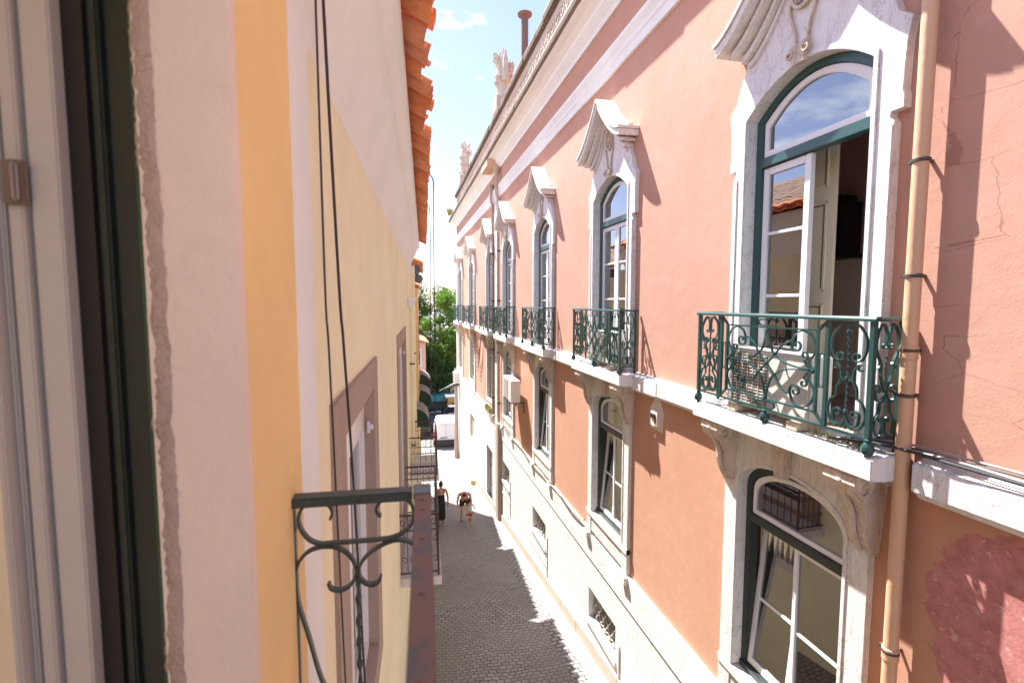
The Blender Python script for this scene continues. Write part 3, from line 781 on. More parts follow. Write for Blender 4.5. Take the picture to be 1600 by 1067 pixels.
for i, (yc, sc) in enumerate(WIN):
    sr = part('stone_surround', MESH['surround'], None, yc, sc); part('keystone', MESH['key'], None, yc, sc, sr)
    part('pediment', MESH['ped'], None, yc, sc)
    wn = part('window', MESH['fu'], None, yc, sc)
    part('fanlight_sash', MESH['fs'], None, yc, sc, wn); part('pane', MESH['fp'], None, yc, sc, wn)
    # far leaf closed (towards +y); near leaf closed except in the first bay, where it stands open inwards
    mt = (.74, .08, -.62)
    part('sash', leaf_mb(.005, H1-.005, -1.10, 1.43, mt), M_white, yc, sc, wn, bevel=.005); part('pane', pane_mb(.07, H1-.06, -1.0, 1.37), M_glass, yc, sc, wn)
    if i > 0:
        part('sash', leaf_mb(-H1+.005, -.005, -1.10, 1.43, mt), M_white, yc, sc, wn, bevel=.005); part('pane', pane_mb(-H1+.06, -.07, -1.0, 1.37), M_glass, yc, sc, wn)
        part('curtain', MESH['cu'], None, yc, sc, wn)
    part('balcony_slab', MESH['slab'], None, yc, sc)
    r0 = part('railing', RP[0][1], None, yc, sc)
    for n, me in RP[1:]: part(n, me, None, yc, sc, r0)
    for s in (1, -1):
        c = part('console', MESH['cons'], None, yc+s*.86*sc, sc)
    l = part('stone_surround', MESH['ls'], None, yc, sc); part('keystone', MESH['lk'], None, yc, sc, l)
    wn = part('window', MESH['fl'], None, yc, sc)
    part('fanlight_sash', MESH['fsl'], None, yc, sc, wn); part('pane', MESH['fpl'], None, yc, sc, wn)
    HLi = HL-.087
    a = part('sash', leaf_mb(-HLi, -.003, -4.11, -2.445, (-3.33,), fr=.05), M_white, yc, sc, wn, bevel=.004); part('pane', pane_mb(-HLi+.04, -.04, -4.07, -2.48), M_glass, yc, sc, wn)
    # the other leaf is tilted in at its top
    if i < 3:
        for nm, me, mm in (('sash', leaf_mb(.003, HLi, 0, 1.665, (.78,), x=0, fr=.05), M_white), ('pane', pane_mb(.04, HLi-.04, .04, 1.63, x=.022), M_glass)):
            o = part(nm, me, mm, yc, sc, wn); o.location = (W+.08, 0, -4.11); o.rotation_euler = (0, R(5.5), 0)
    else:
        part('sash', leaf_mb(.003, HLi, -4.11, -2.445, (-3.33,), fr=.05), M_white, yc, sc, wn); part('pane', pane_mb(.04, HLi-.04, -4.07, -2.48), M_glass, yc, sc, wn)
    part('curtain', MESH['cl'], None, yc, sc, wn)

# open casement of the first bay, its inner shutter, and the things in the room
wn1 = [o for o in house.children if o.name.startswith('window')][0]
op = MB(); a = leaf_mb(0, H1-.01, -1.10, 1.43, (.74, .08, -.62), x=0)
o = part('sash', a, M_white, 0, 1, wn1, bevel=.005); o.location = (W+.10, -H1+.02, 0); o.rotation_euler = (0, 0, -R(100))
sh = MB(); sh.box(0, .03, 0, .60, -1.12, 1.95)
for z0, z1 in ((-1.0, .0), (.12, 1.02), (1.16, 1.85)):
    sh.box(-.012, 0, .09, .51, z0, z0+.02); sh.box(-.012, 0, .09, .51, z1-.02, z1); sh.box(-.012, 0, .09, .11, z0, z1); sh.box(-.012, 0, .49, .51, z0, z1)
shm = mesh('shutter', sh, M_cream, bevel=.003)
o = part('shutter', shm, None, 0, 1, wn1); o.location = (W+.42, .045, 0)
sh2 = MB()  # dark strips painted as the shade inside the shutter's raised panel edges
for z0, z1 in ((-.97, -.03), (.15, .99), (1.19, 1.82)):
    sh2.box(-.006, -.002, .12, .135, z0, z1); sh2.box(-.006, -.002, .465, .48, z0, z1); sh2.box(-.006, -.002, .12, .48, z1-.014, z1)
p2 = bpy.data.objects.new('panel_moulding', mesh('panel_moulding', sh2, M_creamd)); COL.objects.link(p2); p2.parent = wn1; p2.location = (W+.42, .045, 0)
sp = MB()
for a, b, c, d, e, f in ((0, .30, 0, .44, 0, .62), (.02, .28, .42, .47, .20, .55), (-.05, .32, -.02, .5, -.05, 0), (.0, .26, .04, .38, .62, .70)): sp.box(5.14+a, 5.14+b, 4.97+c, 4.97+d, .60+e, .60+f)
tag(obj('storage_rack', sp, M_black, bevel=.01), 'black rack hanging on the dim room wall behind the open window', 'rack')

# cellar grilles, door, shuttered opening
for (a, b, c, d) in VENTS:
    g_ = MB(); nn = 6
    for k in range(-nn, nn*2):
        for s in (1, -1):
            y0 = a+(b-a)*k/nn; pts = []
            for t in range(15):
                z = c+(d-c)*t/14; y = y0+s*(z-c)*.75
                if s < 0: y += .3
                y += .012*math.sin(t*1.7+k)
                if a+.02 < y < b-.02: pts.append((W+.06+.012*s, y, z))
            if len(pts) > 2: g_.tube(pts, .012, 6)
    g_.box(W+.045, W+.075, a, b, c, c+.02); g_.box(W+.045, W+.075, a, b, d-.02, d)
    go = obj('cellar_grille', g_, plaster('galvanised_bars', (.42,.38,.33), .1, 60, .2, .003, rough=.5), house)
    s_ = MB(); s_.box(W-.085, W-.052, a-.05, b+.1, c-.10, c-.012); s_.box(W-.075, W-.053, a-.20, a-.185, c-.95, c+.4); s_.prism([(a-.2, c-.45), (b+.25, c-.52), (b+.25, c-.50), (a-.2, c-.43)], 'x', W-.072, W-.051)
    obj('grille_sill', s_, M_plinth, house)
    cb = MB(); cb.box(W+.35, W+.42, a-.1, b+.1, c-.1, d+.1); obj('cellar_back', cb, M_black, house)
dr = MB(); dr.box(W+.12, W+.17, DOOR[0], DOOR[1], DOOR[2], DOOR[3])
for k in range(2):
    for z0 in (-9.0, -8.1, -7.2): dr.box(W+.10, W+.12, DOOR[0]+.1+.7*k, DOOR[0]+.6+.7*k, z0, z0+.7)
d_ = obj('door', dr, paint('grey_door_paint', (.16,.17,.18), .5), house)
k_ = MB(); k_.lathe([(.03, 0), (.035, .02), (.02, .05)], (W+.06, 21.1, -8.3), 10, 'x'); obj('handle', k_, M_iron, d_).location = (0,0,0)
d2 = MB(); d2.box(W+.08, W+.12, SHW[0], SHW[1], SHW[2], SHW[3])
for k in range(16): d2.box(W+.06, W+.08, SHW[0]+.05, SHW[1]-.05, SHW[2]+.04+k*.084, SHW[2]+.09+k*.084)
obj('louvred_shutter', d2, paint('grey_green_shutter', (.30,.32,.27), .5), house)

# pilaster and downpipes between the fourth and fifth bays
pm = MB(); pm.box(W-.06, W-.001, 19.3, 19.75, -4.6, 4.05); obj('pilaster', pm, M_stone, house)
pq = MB(); pq.box(W-.20, W-.06, 18.45, 18.95, -11, -4.66); obj('stone_pier', pq, stone('pier_stone', (.45,.36,.29), (.25,.2,.16), .4), house, bevel=.01)
for yy, za, zb in ((18.75, -4.7, 4.9), (19.95, -4.6, 4.5)):
    q = MB(); q.smooth = True
    q.tube([(W-.10, yy, za), (W-.10, yy, 3.9), (W-.16, yy, 4.15), (W-.18, yy, 4.45), (W-.12, yy, zb)], .055, 10)
    q.lathe([(.06, 0), (.10, .10), (.12, .25), (.12, .34)], (W-.16, yy, zb-.1), 12)
    p_ = obj('downpipe', q, M_pipe2, house)
    for z in (-3.9, -1.9, .1, 2.0): 
        c_ = MB(); c_.lathe([(.062, -.03), (.066, -.03), (.066, .03), (.062, .03)], (W-.10, yy, z), 10); c_.box(W-.05, W, yy-.02, yy+.02, z-.02, z+.02)
        obj('pipe_clamp', c_, M_iron, p_)

# the tan downpipe beside the first window
q = MB(); q.smooth = True; PY = 2.895; PX = W-.10
q.tube([(PX, PY, -9.0), (PX, PY, 5.5)], .050, 18)
for z in (-.36, -2.70, 2.6): q.lathe([(.050, -.05), (.057, -.045), (.057, .045), (.050, .05)], (PX, PY, z), 18)
tp = obj('downpipe', q, M_pipe, house)
for z in (1.02, .20, -.345, -.68, -2.68):
    c_ = MB(); c_.smooth = True; c_.lathe([(.052, -.014), (.060, -.010), (.060, .010), (.052, .014)], (PX, PY, z), 16); c_.box(PX+.03, W, PY-.012, PY+.012, z-.01, z+.01); c_.box(PX-.02, PX+.015, PY+.05, PY+.085, z-.012, z+.012)
    obj('pipe_clamp', c_, M_iron, tp)

# stone finials on the parapet, rusty flue
def finial(yc, h, seed, label):
    rnd = random.Random(seed); m = MB(); m.smooth = True; x = W-.05
    m.box(x-.35, x+.35, yc-.4, yc+.4, 6.8, 7.25)
    m.tube([(x, yc, 7.2), (x-.03, yc, 7.2+h*.3), (x, yc+.02, 7.2+h*.6), (x-.05, yc, 7.2+h*.85)], [.30, .24, .27, .12], 10)
    for k in range(26):
        z = 7.3+h*.8*rnd.random(); a = rnd.random()*6.28; r = .24
        p = Vector((x+r*math.cos(a), yc+r*math.sin(a), z)); d = Vector((math.cos(a), math.sin(a), .4))
        m.tube([p-d*.05, p+d*.06+Vector((0,0,.08)), p+d*.12+Vector((0,0,.1)), p+d*.13+Vector((0,0,.02))], [.08, .08, .06, .02], 6)
    for s, t in ((-.25, .95), (.12, 1.08), (.26, 1.02)):
        m.tube([(x, yc+s, 7.2+h*.35), (x, yc+s*1.15, 7.2+h*.7), (x, yc+s, 7.2+h*t)], [.13, .11, .03], 8)
    m.tube([(x, yc+.1, 7.2+h*.75), (x-.1, yc+.42, 7.2+h*.82), (x-.1, yc+.45, 7.2+h*.95), (x-.05, yc+.25, 7.2+h)], [.12, .13, .12, .08], 8)
    m.tube([(x, yc+.1, 7.2+h*.5), (x-.1, yc+.42, 7.2+h*.56), (x-.1, yc+.45, 7.2+h*.68), (x-.05, yc+.3, 7.2+h*.7)], [.11, .12, .11, .06], 8)
    o = obj('stone_finial', m, stone('finial_stone', (.58,.52,.46), (.28,.24,.2), .6, 2, .5), house)
finial(17.9, 1.75, 3, ''); finial(28.9, 2.0, 5, '')
fm = MB(); fm.smooth = True; fm.tube([(4.2, 16.83, 5.6), (4.2, 16.83, 9.6)], .12, 14); fm.lathe([(.13, -.06), (.24, .0), (.25, .05), (.13, .11), (.1, .12)], (4.2, 16.83, 9.62), 16)
tag(obj('flue_pipe', fm, paint('rusty_flue', (.15,.10,.09), .7, wear=.6, wearc=(.24,.12,.09))), 'tall rusty metal flue pipe with flat cap above the parapet', 'chimney')

# vent box with worn plaster round it
vb = MB(); vb.prism([(6.52, -1.93), (6.86, -1.90), (6.90, -1.60), (6.76, -1.44), (6.6, -1.46), (6.5, -1.62)], 'x', W-.006, W-.0005); vb.box(W-.07, W-.006, 6.58, 6.80, -1.84, -1.62)
vo = obj('vent_box', vb, plaster('patched_plaster', (.66,.58,.52), .1), house, bevel=.003)
v2 = MB(); v2.box(W-.085, W-.069, 6.62, 6.76, -1.72, -1.66); v2.box(W-.085, W-.069, 6.62, 6.64, -1.80, -1.72); obj('vent_slot', v2, M_black, vo)

# ------------------------------------------------------------------ air conditioners
def ac_unit(label, x0, x1, y0, y1, z0, z1, fan_y, legs=True, brack=False):
    t = thing('air_conditioner', label, 'air conditioner', ((x0+x1)/2, (y0+y1)/2, z0), 0, 'outdoor air conditioner units', shift=True)
    m = MB(); m.box(x0, x1, y0, y1, z0, z1); obj('casing', m, M_acw, t, bevel=.015)
    r = min((z1-z0)*.44, abs(y1-y0)*.3); zc = (z0+z1)/2
    g_ = MB()
    n = 17
    for k in range(n):
        z = zc-r+2*r*(k+.5)/n; g_.box(x0-.014, x0-.006, fan_y-r, fan_y+r, z-r*.018, z+r*.018)
    for k in range(-3, 4): g_.box(x0-.018, x0-.012, fan_y+k*r*.3-.004, fan_y+k*r*.3+.004, zc-r, zc+r)
    obj('fan_grille', g_, M_acw, t)
    b_ = MB(); b_.box(x0-.004, x0-.001, fan_y-r, fan_y+r, zc-r, zc+r); obj('grille_back', b_, M_acg, t)
    f_ = MB(); f_.smooth = True
    f_.lathe([(r*.98, 0), (r*.98, .004), (r*.9, .004)], (x0-.006, fan_y, zc), 24, 'x')
    l_ = MB()
    if legs:
        for yy in (y0+.12, y1-.12):
            l_ = MB(); l_.box(x0-.06, x1-.02, yy-.06, yy+.06, z0-.07, z0-.001); obj('foot_block', l_, M_stoneold, t)
    if brack:
        for yy in (y0+.1, y1-.1): l_.box(x0+.02, W-.001, yy-.02, yy+.02, z0-.04, z0-.001); l_.box(W-.03, W-.001, yy-.02, yy+.02, z0-.35, z0-.04)
        obj('wall_bracket', l_, M_iron, t)
    return t
ac_unit('white unit with square fan grille on the nearest balcony', 3.49, 3.74, 3.62, 4.70, -1.07, -.47, 4.40)
ac_unit('white unit with rounded top on the second balcony of the pink house', 3.50, 3.73, 7.75, 8.65, -1.07, -.50, 8.35)
ac_unit('big white unit bracketed to the wall between downpipes and window', 3.30, 3.60, 14.9, 16.2, -3.12, -2.42, 15.7, False, True)
ac_unit('small white unit at the far corner of the pink house', 3.36, 3.70, 32.6, 33.6, -5.35, -4.62, 33.2, False, True)

# ------------------------------------------------------------------ cables on the pink house
def cable(label, pts, r, mat=M_cable, group='cables clipped along the walls', n=6):
    m = MB(); m.smooth = True; m.tube(cr(pts, n), r, 6)
    return tag(obj('cable', m, mat), label, 'cable', group)
for k, (lab, mt, r) in enumerate((('thick black cable on top of the ledge beside the tan downpipe', M_cable, .013), ('grey cable beneath the black one on the stone ledge', M_cableg, .010), ('thin black cable nearest the wall on the stone ledge', M_cable, .008), ('pale cable lying loose over the ledge edge', M_cableg, .009))):
    x = W-.145+.03*k
    pts = [(x-.16+.05*k, 3.35, -1.115), (x-.08, 3.1, -1.09+.01*k)] + [(x+random.uniform(-.01, .01), 2.9-i*.35, -1.085+.012*k+random.uniform(-.008, .012)) for i in range(14)]
    cable(lab, pts, r, mt)
cable('thin dark cable sagging along the top of the white plinth', [(W-.09, 18.3, -4.55), (W-.09, 16.6, -4.66), (W-.09, 15, -4.60), (W-.09, 13.9, -4.72), (W-.09, 12.1, -4.62), (W-.09, 11.2, -4.58), (W-.09, 10.3, -4.66), (W-.09, 9.6, -4.60), (W-.09, 9.42, -4.5)], .011, M_iron)
cable('dark cable running up beside the second lower window', [(W-.02, 9.40, -4.5), (W-.02, 9.41, -3.5), (W-.02, 9.42, -2.6), (W-.02, 9.43, -2.1)], .010, M_iron)
for k in range(4): cable('loop of thin cable hanging below the far balconies', [(W-.1, 23.1, -1.5), (W-.12, 23.5, -2.2-.18*k), (W-.12, 24.3, -2.75-.22*k), (W-.12, 25.1, -2.1-.15*k), (W-.1, 25.4, -1.5)], .012, M_iron, 'looped cables under the far ledge')

# ------------------------------------------------------------------ weeds
def weed(label, c, n, s, name='weed'):
    m = MB(); rnd = random.Random(int(c[1]*100)+n)
    for i in range(n):
        a = rnd.random()*6.28; r = s[0]*rnd.random()**.6; b = Vector((c[0]+r*math.cos(a)*s[2], c[1]+r*math.sin(a), c[2]))
        h = s[1]*rnd.uniform(.4, 1); t = b + Vector((rnd.uniform(-.4, .4)*h, rnd.uniform(-.4, .4)*h, h)); wd = Vector((rnd.uniform(-1, 1), rnd.uniform(-1, 1), .2)).normalized()*h*.16
        mid = (b+t)/2
        m.add([b, mid-wd, t, mid+wd], [(0, 1, 2, 3)])
    return tag(obj(name, m, M_moss), label, 'plant')
weed('small tuft of weeds growing on the nearest balcony slab by the corner post', (3.52, 3.35, -1.15), 90, (.28, .07, .2))
weed('low moss and litter under the railing of the nearest balcony', (3.52, 4.1, -1.15), 150, (.75, .022, .1), 'moss')
weed('dry plants sprouting above the stone pier by the downpipes', (3.62, 20.8, -4.66), 130, (.7, .28, .12))
weed('tuft of grass growing on the far end of the cornice', (3.25, 33.7, 5.85), 26, (.3, .6, .5))
weed('green weed at the foot of the white plinth', (3.5, 24.9, gz(24.9)), 60, (.25, .25, .5))

# ================================================================== LEFT: THE YELLOW HOUSE (its street front turned 2.5 degrees)
LA = R(2.5); D = -.42
def lw(x, y, z=0): return (x*math.cos(LA)+y*math.sin(LA), -x*math.sin(LA)+y*math.cos(LA), z)
yh = thing('yellow_house', 'pale yellow house with white cove cornice and ochre strip, nearest on this side', 'house', (-2, 6, gz(6)), -LA)
YL = 15.6
W1 = (2.59, 4.0, -2.80, -.68); W2 = (8.1, 10.7, -4.2, -.75); OWN = (-.55, 1.40, -1.62, 1.05)
wl = MB(); wall_holes(wl, -4, YL, -13, 1.35, D, D-.45, [(a-.03, b+.03, c-.03, d+.03) for a, b, c, d in (W1, W2)] + [OWN]); obj('wall', wl, M_yel, yh)
# ochre strip with a slightly ragged edge, white pilaster
def strip(y0, y1, z0, z1, x0, x1, rag, name, mat, seed, both=False):
    m = MB(); n = 140; rnd = random.Random(seed)
    vs = []; e = 0
    for i in range(n+1):
        z = z0+(z1-z0)*i/n; e = e*.7+rnd.uniform(-rag, rag)*.5; e2 = rnd.uniform(-rag, rag)*.3 if both else 0
        vs += [(x0, y0+e2, z), (x0, y1+e, z), (x1, y1+e, z), (x1, y0+e2, z)]
    fs = []
    for i in range(n):
        a = 4*i; b = a+4
        for k in range(4): fs.append((a+k, a+(k+1) % 4, b+(k+1) % 4, b+k))
    m.add(vs, fs); return obj(name, m, mat, yh)
strip(1.232, 1.685, -1.9, 1.4, D+.016, D+.0005, .006, 'ochre_strip', M_orange, 1)
strip(1.70, 2.0, -12, .97, D+.006, D+.0004, .003, 'pilaster', M_pil, 2)
# own doorway: jamb, broken plaster edge, green frame, white sash
m = MB(); m.box(D-.170, D+.0155, 1.190, 1.2315, -1.6, 1.3); m.box(D-.170, D-.002, 1.2316, 1.45, -1.6, 1.3); obj('door_jamb', m, M_pink, yh)
def rough_strip():
    m = MB(); n = 260; rnd = random.Random(4); vs = []; fs = []; e = 0
    for i in range(n+1):
        z = -1.6+2.9*i/n; e = e*.8+rnd.uniform(-.0035, .0035)
        vs += [(D-.132+e*.8, 1.1890, z), (D-.142+e, 1.184+rnd.uniform(-.003, .003), z), (D-.160+e, 1.186+rnd.uniform(-.003, .003), z), (D-.172+e*1.3, 1.196, z), (D-.1705+e, 1.23, z)]
    for i in range(n):
        for k in range(4): a = 5*i+k; fs.append((a, a+1, a+6, a+5))
    m.add(vs, fs); m.smooth = True; return m
obj('plaster_edge', rough_strip(), M_rough, yh)
gm = MB(); gm.box(D-.192, D-.1705, 1.215, 1.39, -1.6, 1.3); gm.box(D-.45, D-.275, 1.33, 1.39, -1.6, 1.3)
obj('door_frame', gm, paint('mid_green_frame', (.035,.10,.055), .4, var=.3), yh, bevel=.004)
gm = MB(); gm.box(D-.33, D-.2855, 1.235, 1.3295, -1.6, 1.3); obj('recess_shade_strip', gm, M_black, yh)  # black strip standing in for the shade of the recess beside the sash
gp = MB(); gp.box(D-.285, D-.262, 1.245, 1.33, -1.55, 1.25); gp.box(D-.2615, D-.228, 1.262, 1.33, -1.55, 1.25); gp.box(D-.2275, D-.1925, 1.236, 1.33, -1.55, 1.25)
obj('shutter', gp, paint('dark_shutter_edge', (.022,.032,.026), .35, bst=0, var=.5), yh, bevel=.005)
sg = MB()
for a, b, y0 in ((-.80, -.7455, 1.20), (-.812, -.8005, 1.215), (-.84, -.8125, 1.195), (-.856, -.8405, 1.225), (-.868, -.8565, 1.21), (-1.05, -.8685, 1.18)):
    sg.box(a, b, y0, 1.28, -1.6, 1.3)
ds = obj('door_sash', sg, M_pil if False else paint('off_white_frame', (.52,.50,.48), .4, bst=0), yh, bevel=.004)
hg = MB(); hg.box(-.838, -.795, 1.181, 1.1945, .20, .29); hg.lathe([(.001, -.04), (.010, -.038), (.010, .038), (.001, .04)], (-.812, 1.178, .245), 10)
hn = bpy.data.objects.new('hinge', mesh('hinge', hg, paint('hinge_steel', (.25,.20,.18), .4, metal=.6), bevel=.003)); COL.objects.link(hn); hn.parent = ds
# room behind the door
m = MB(); m.box(-3.2, -3.1, -1.0, 3.0, -1.6, 1.3); m.box(-3.1, D-.46, 2.3, 2.4, -1.6, 1.3); m.box(-3.1, D-.46, -1.6, -1.5, -1.6, 1.3); m.box(-3.1, D-.46, -1.5, 2.3, 1.3, 1.4); m.box(-3.1, D-.46, -1.5, 2.3, -1.7, -1.6)
obj('room_partition', m, plaster('grey_room', (.25,.22,.2)), yh)
# cove cornice
pr = cr([(D+.001, .96), (D+.012, .99), (D+.015, 1.06), (D+.05, 1.20), (D+.11, 1.36), (D+.17, 1.46), (D+.19, 1.48)], 4) + [(D+.19, 1.53), (D+.21, 1.54)] + cr([(D+.21, 1.54), (D+.24, 1.62), (D+.27, 1.67)], 4) + [(D+.295, 1.68), (D+.305, 1.80), (D+.001, 1.80)]
m = MB(); m.smooth = True; m.prism([(a, b) for a, b in pr], 'y', -4, YL); obj('cornice', m, M_cove, yh)
# roof: curved clay tiles, seen from below at the eaves
def tile(m, x0, z0, y, rad, L, slope, up, rnd, taper=.86):
    """half-round tile; its low end at x0, running back up the slope"""
    n = 8; vs = []; c, s = math.cos(slope), math.sin(slope); th = .014
    for t, rr in ((0, rad), (1, rad*taper)):
        for k in range(n+1):
            a = PI*k/n; h = math.sin(a)*rr*.46*(1 if up else -1); yy = math.cos(a)*rr
            px = x0-L*t*c; pz = z0+L*t*s
            vs.append((px-h*s*(-1), y+yy, pz+h*c))
    m1 = len(vs)
    vs += [(v[0], y+(v[1]-y)*(1-th/rad*1.0), v[2]-(th if up else -th)) for v in vs[:m1]]
    fs = []
    for k in range(n):
        fs += [(k, k+1, n+2+k, n+1+k), (m1+k+1, m1+k, m1+n+1+k, m1+n+2+k), (k+1, k, m1+k, m1+k+1)]
    fs += [(0, n+1, m1+n+1, m1), (n, m1+n, m1+2*n+1, 2*n+1)]
    m.add(vs, fs)
def tiled_roof(m, ya, yb, xe, ze, pitch, rows, slope=R(24), seed=1, rl=.34, r0=0):
    rnd = random.Random(seed); y = ya; k = 0
    while y < yb:
        for r_ in range(r0, rows):
            bk = (3.4 < y < 4.3 or 5.0 < y < 5.4) and seed == 1; dx = (rnd.uniform(-.09, -.02) if bk else rnd.uniform(-.012, .008)) if r_ == 0 else 0; dz = rnd.uniform(-.008, .008)+(rnd.uniform(-.02, .02) if bk else 0)
            x0 = xe+dx-r_*rl*math.cos(slope); z0 = ze+dz+r_*rl*math.sin(slope)
            tile(m, x0, z0+.055+.012, y, pitch*.52, rl*1.18, slope, False, rnd)
            tile(m, x0-.01+((rnd.uniform(-.10, -.03) if bk else rnd.uniform(-.012, .005)) if r_ == 0 else 0), z0+.085, y+pitch/2, pitch*.42, rl*1.18, slope, True, rnd)
        y += pitch; k += 1
m = MB(); m.smooth = True; tiled_roof(m, -3.5, YL, .10, 1.79, .285, 10, r0=1); obj('upper_roof', m, M_palet, yh)
m = MB(); m.smooth = True; tiled_roof(m, -3.5, YL, .10, 1.79, .285, 1)
m.prism([(-.14, 1.80), (-3.2, 3.16), (-3.2, 3.1), (-.14, 1.74)], 'y', -3.6, YL)
obj('roof', m, M_tile, yh)
m = MB(); m.box(-8, D-.46, -4, YL, -13, 1.2); 
obj('house_core', m, M_yel, yh)
# window in the yellow wall
def left_window(y0, y1, z0, z1, fr_y, top):
    m = MB(); yo0, yo1 = y0-fr_y, y1+fr_y
    m.band([(yo0, z0-.25), (yo0, top), (yo1, top), (yo1, z0-.25)], [(y0, z0), (y0, z1), (y1, z1), (y1, z0)], D+.02, D-.10, closed=True)
    s_ = obj('stone_surround', m, M_brown, yh, bevel=.006)
    m = MB(); m.band([(y0, z0), (y0, z1), (y1, z1), (y1, z0)], [(y0+.06, z0+.06), (y0+.06, z1-.28), (y1-.06, z1-.28), (y1-.06, z0+.06)], D-.06, D-.16, closed=True)
    w_ = obj('window', m, M_white, yh, bevel=.004)
    mid = (y0+y1)/2
    for a, b in ((y0+.065, mid-.003), (mid+.003, y1-.065)):
        q = MB(); zt, zb = z1-.285, z0+.065
        q.band([(a, zb), (a, zt), (b, zt), (b, zb)], [(a+.07, zb+.08), (a+.07, zt-.07), (b-.07, zt-.07), (b-.07, zb+.08)], D-.085, D-.14, closed=True)
        q.box(D-.125, D-.10, a+.07, b-.07, (zb+zt)/2-.012, (zb+zt)/2+.012)
        o = bpy.data.objects.new('sash', mesh('sash', q, M_white, bevel=.004)); COL.objects.link(o); o.parent = w_
        q = MB(); q.box(D-.116, D-.11, a+.06, b-.06, zb+.06, zt-.05); o = bpy.data.objects.new('pane', mesh('pane', q, M_glass)); COL.objects.link(o); o.parent = w_
    q = MB(); q.box(D-.20, D-.19, y0-.01, y1+.01, z0-.02, z1+.01); o = bpy.data.objects.new('blind', mesh('blind', q, M_curt2)); COL.objects.link(o); o.parent = w_
    q = MB(); q.box(D-.02, D+.012, y1-.09, y1-.03, z1-.30, z1-.27); q.box(D-.03, D-.01, y1-.075, y1-.055, z1-.33, z1-.24); o = bpy.data.objects.new('latch', mesh('latch', q, M_white)); COL.objects.link(o); o.parent = w_
left_window(*W1, .33, -.45); left_window(*W2, .45, -.50)
# small tiled plaque between the windows
# own balcony
bs_ = MB(); bs_.box(D+.001, .03, -.7, 1.62, -1.72, -1.60); obj('balcony_slab', bs_, M_stonew, yh, bevel=.01)
Y0 = 1.572; OX = -.012
rl_ = MB()
K = lambda u, v, d: (u, Y0+d, v)
T = .0085; WD = .020
rl_.box(D+.004, D+.020, Y0-.008, Y0+.008, -1.6, -.60)
rl_.box(OX-.008, OX+.008, Y0-.008, Y0+.008, -1.6, -.61)
Lx, Rx = -.408, -.030
def rib(p): rl_.ribbon(p, K, T, WD)
rib(cr([(-.298, -.672), (-.291, -.650), (-.300, -.628), (-.330, -.613), (-.362, -.617), (-.384, -.637), (-.391, -.668), (-.384, -.700), (-.362, -.732), (-.333, -.748), (-.30, -.750), (-.15, -.750), (-.112, -.747), (-.078, -.735), (-.050, -.708), (-.042, -.670), (-.050, -.638), (-.075, -.617), (-.105, -.612), (-.140, -.622), (-.158, -.648), (-.150, -.672)], 6))
rib([(-.150, -.672), (-.143, -.672)]); 
rib(cr([(-.404, -.83), (-.39, -.795), (-.36, -.768), (-.318, -.759), (-.275, -.768), (-.243, -.795), (-.226, -.83), (-.226, -.862), (-.243, -.892), (-.272, -.906), (-.300, -.898), (-.309, -.878)], 6))
rib(cr([(-.034, -.785), (-.06, -.765), (-.098, -.757), (-.14, -.768), (-.185, -.795), (-.212, -.83), (-.214, -.862), (-.200, -.888), (-.175, -.898), (-.155, -.888), (-.148, -.870)], 6))
rib(cr([(-.415, -.62), (-.420, -.64), (-.408, -.668), (-.402, -.70)], 5))
rib(cr([(-.404, -.83), (-.400, -.93), (-.372, -1.05), (-.33, -1.22), (-.25, -1.38), (-.16, -1.44), (-.08, -1.36), (-.06, -1.22), (-.052, -1.05), (-.035, -.95), (-.033, -.80)], 6))
rl_.tube([(-.219, Y0, -.86-.01*i) for i in range(74)], [.008+.0028*math.sin(i*.9) for i in range(74)], 4, twist=.42)
rl_.box(OX-.42, OX, Y0-.008, Y0+.008, -1.57, -1.558)
# posts and scrolls of the front side, running back towards the door
for yy in [Y0-.30*k for k in range(1, 8)]:
    rl_.box(OX-.006, OX+.006, yy-.008, yy+.008, -1.58, -.615)
for yy in [Y0-.30*k-.15 for k in range(0, 7)]:
    F2 = lambda u, v, d, yy=yy: (OX+d, yy+u, v)
    for s in (1, -1): rl_.ribbon([(s*a, b) for a, b in cr([(.0, -.70), (.06, -.64), (.12, -.68), (.13, -.78), (.06, -.86), (0, -.9), (0, -1.55)], 5)], F2, .008, .014)
ir = obj('railing', rl_, M_raildark, yh)
hb = MB(); hb.box(D+.002, -.046, Y0-.027, Y0+.027, -.622, -.592)
o = bpy.data.objects.new('handrail', mesh('handrail', hb, M_raildark, bevel=.003)); COL.objects.link(o); o.parent = ir; 
hb = MB(); hb.box(-.036, .012, -.65, Y0-.04, -.606, -.590)
for yy in (1.47, 1.40, 1.22, .98, .74): hb.lathe([(.008, 0), (.007, .004), (.003, .006)], (-.012, yy, -.5905), 10)
o = bpy.data.objects.new('front_handrail', mesh('front_handrail', hb, M_rust, bevel=.003)); COL.objects.link(o); o.parent = ir
hb = MB(); hb.box(-.042, .014, Y0-.06, Y0+.024, -.611, -.586)
o = bpy.data.objects.new('corner_plate', mesh('corner_plate', hb, paint('chalky_blue_paint', (.14,.20,.22), .6, wear=.6, wearc=(.20,.09,.07), wsc=30), bevel=.004)); COL.objects.link(o); o.parent = ir
# the child objects of ir inherit its shift: undo nothing, their frames agree

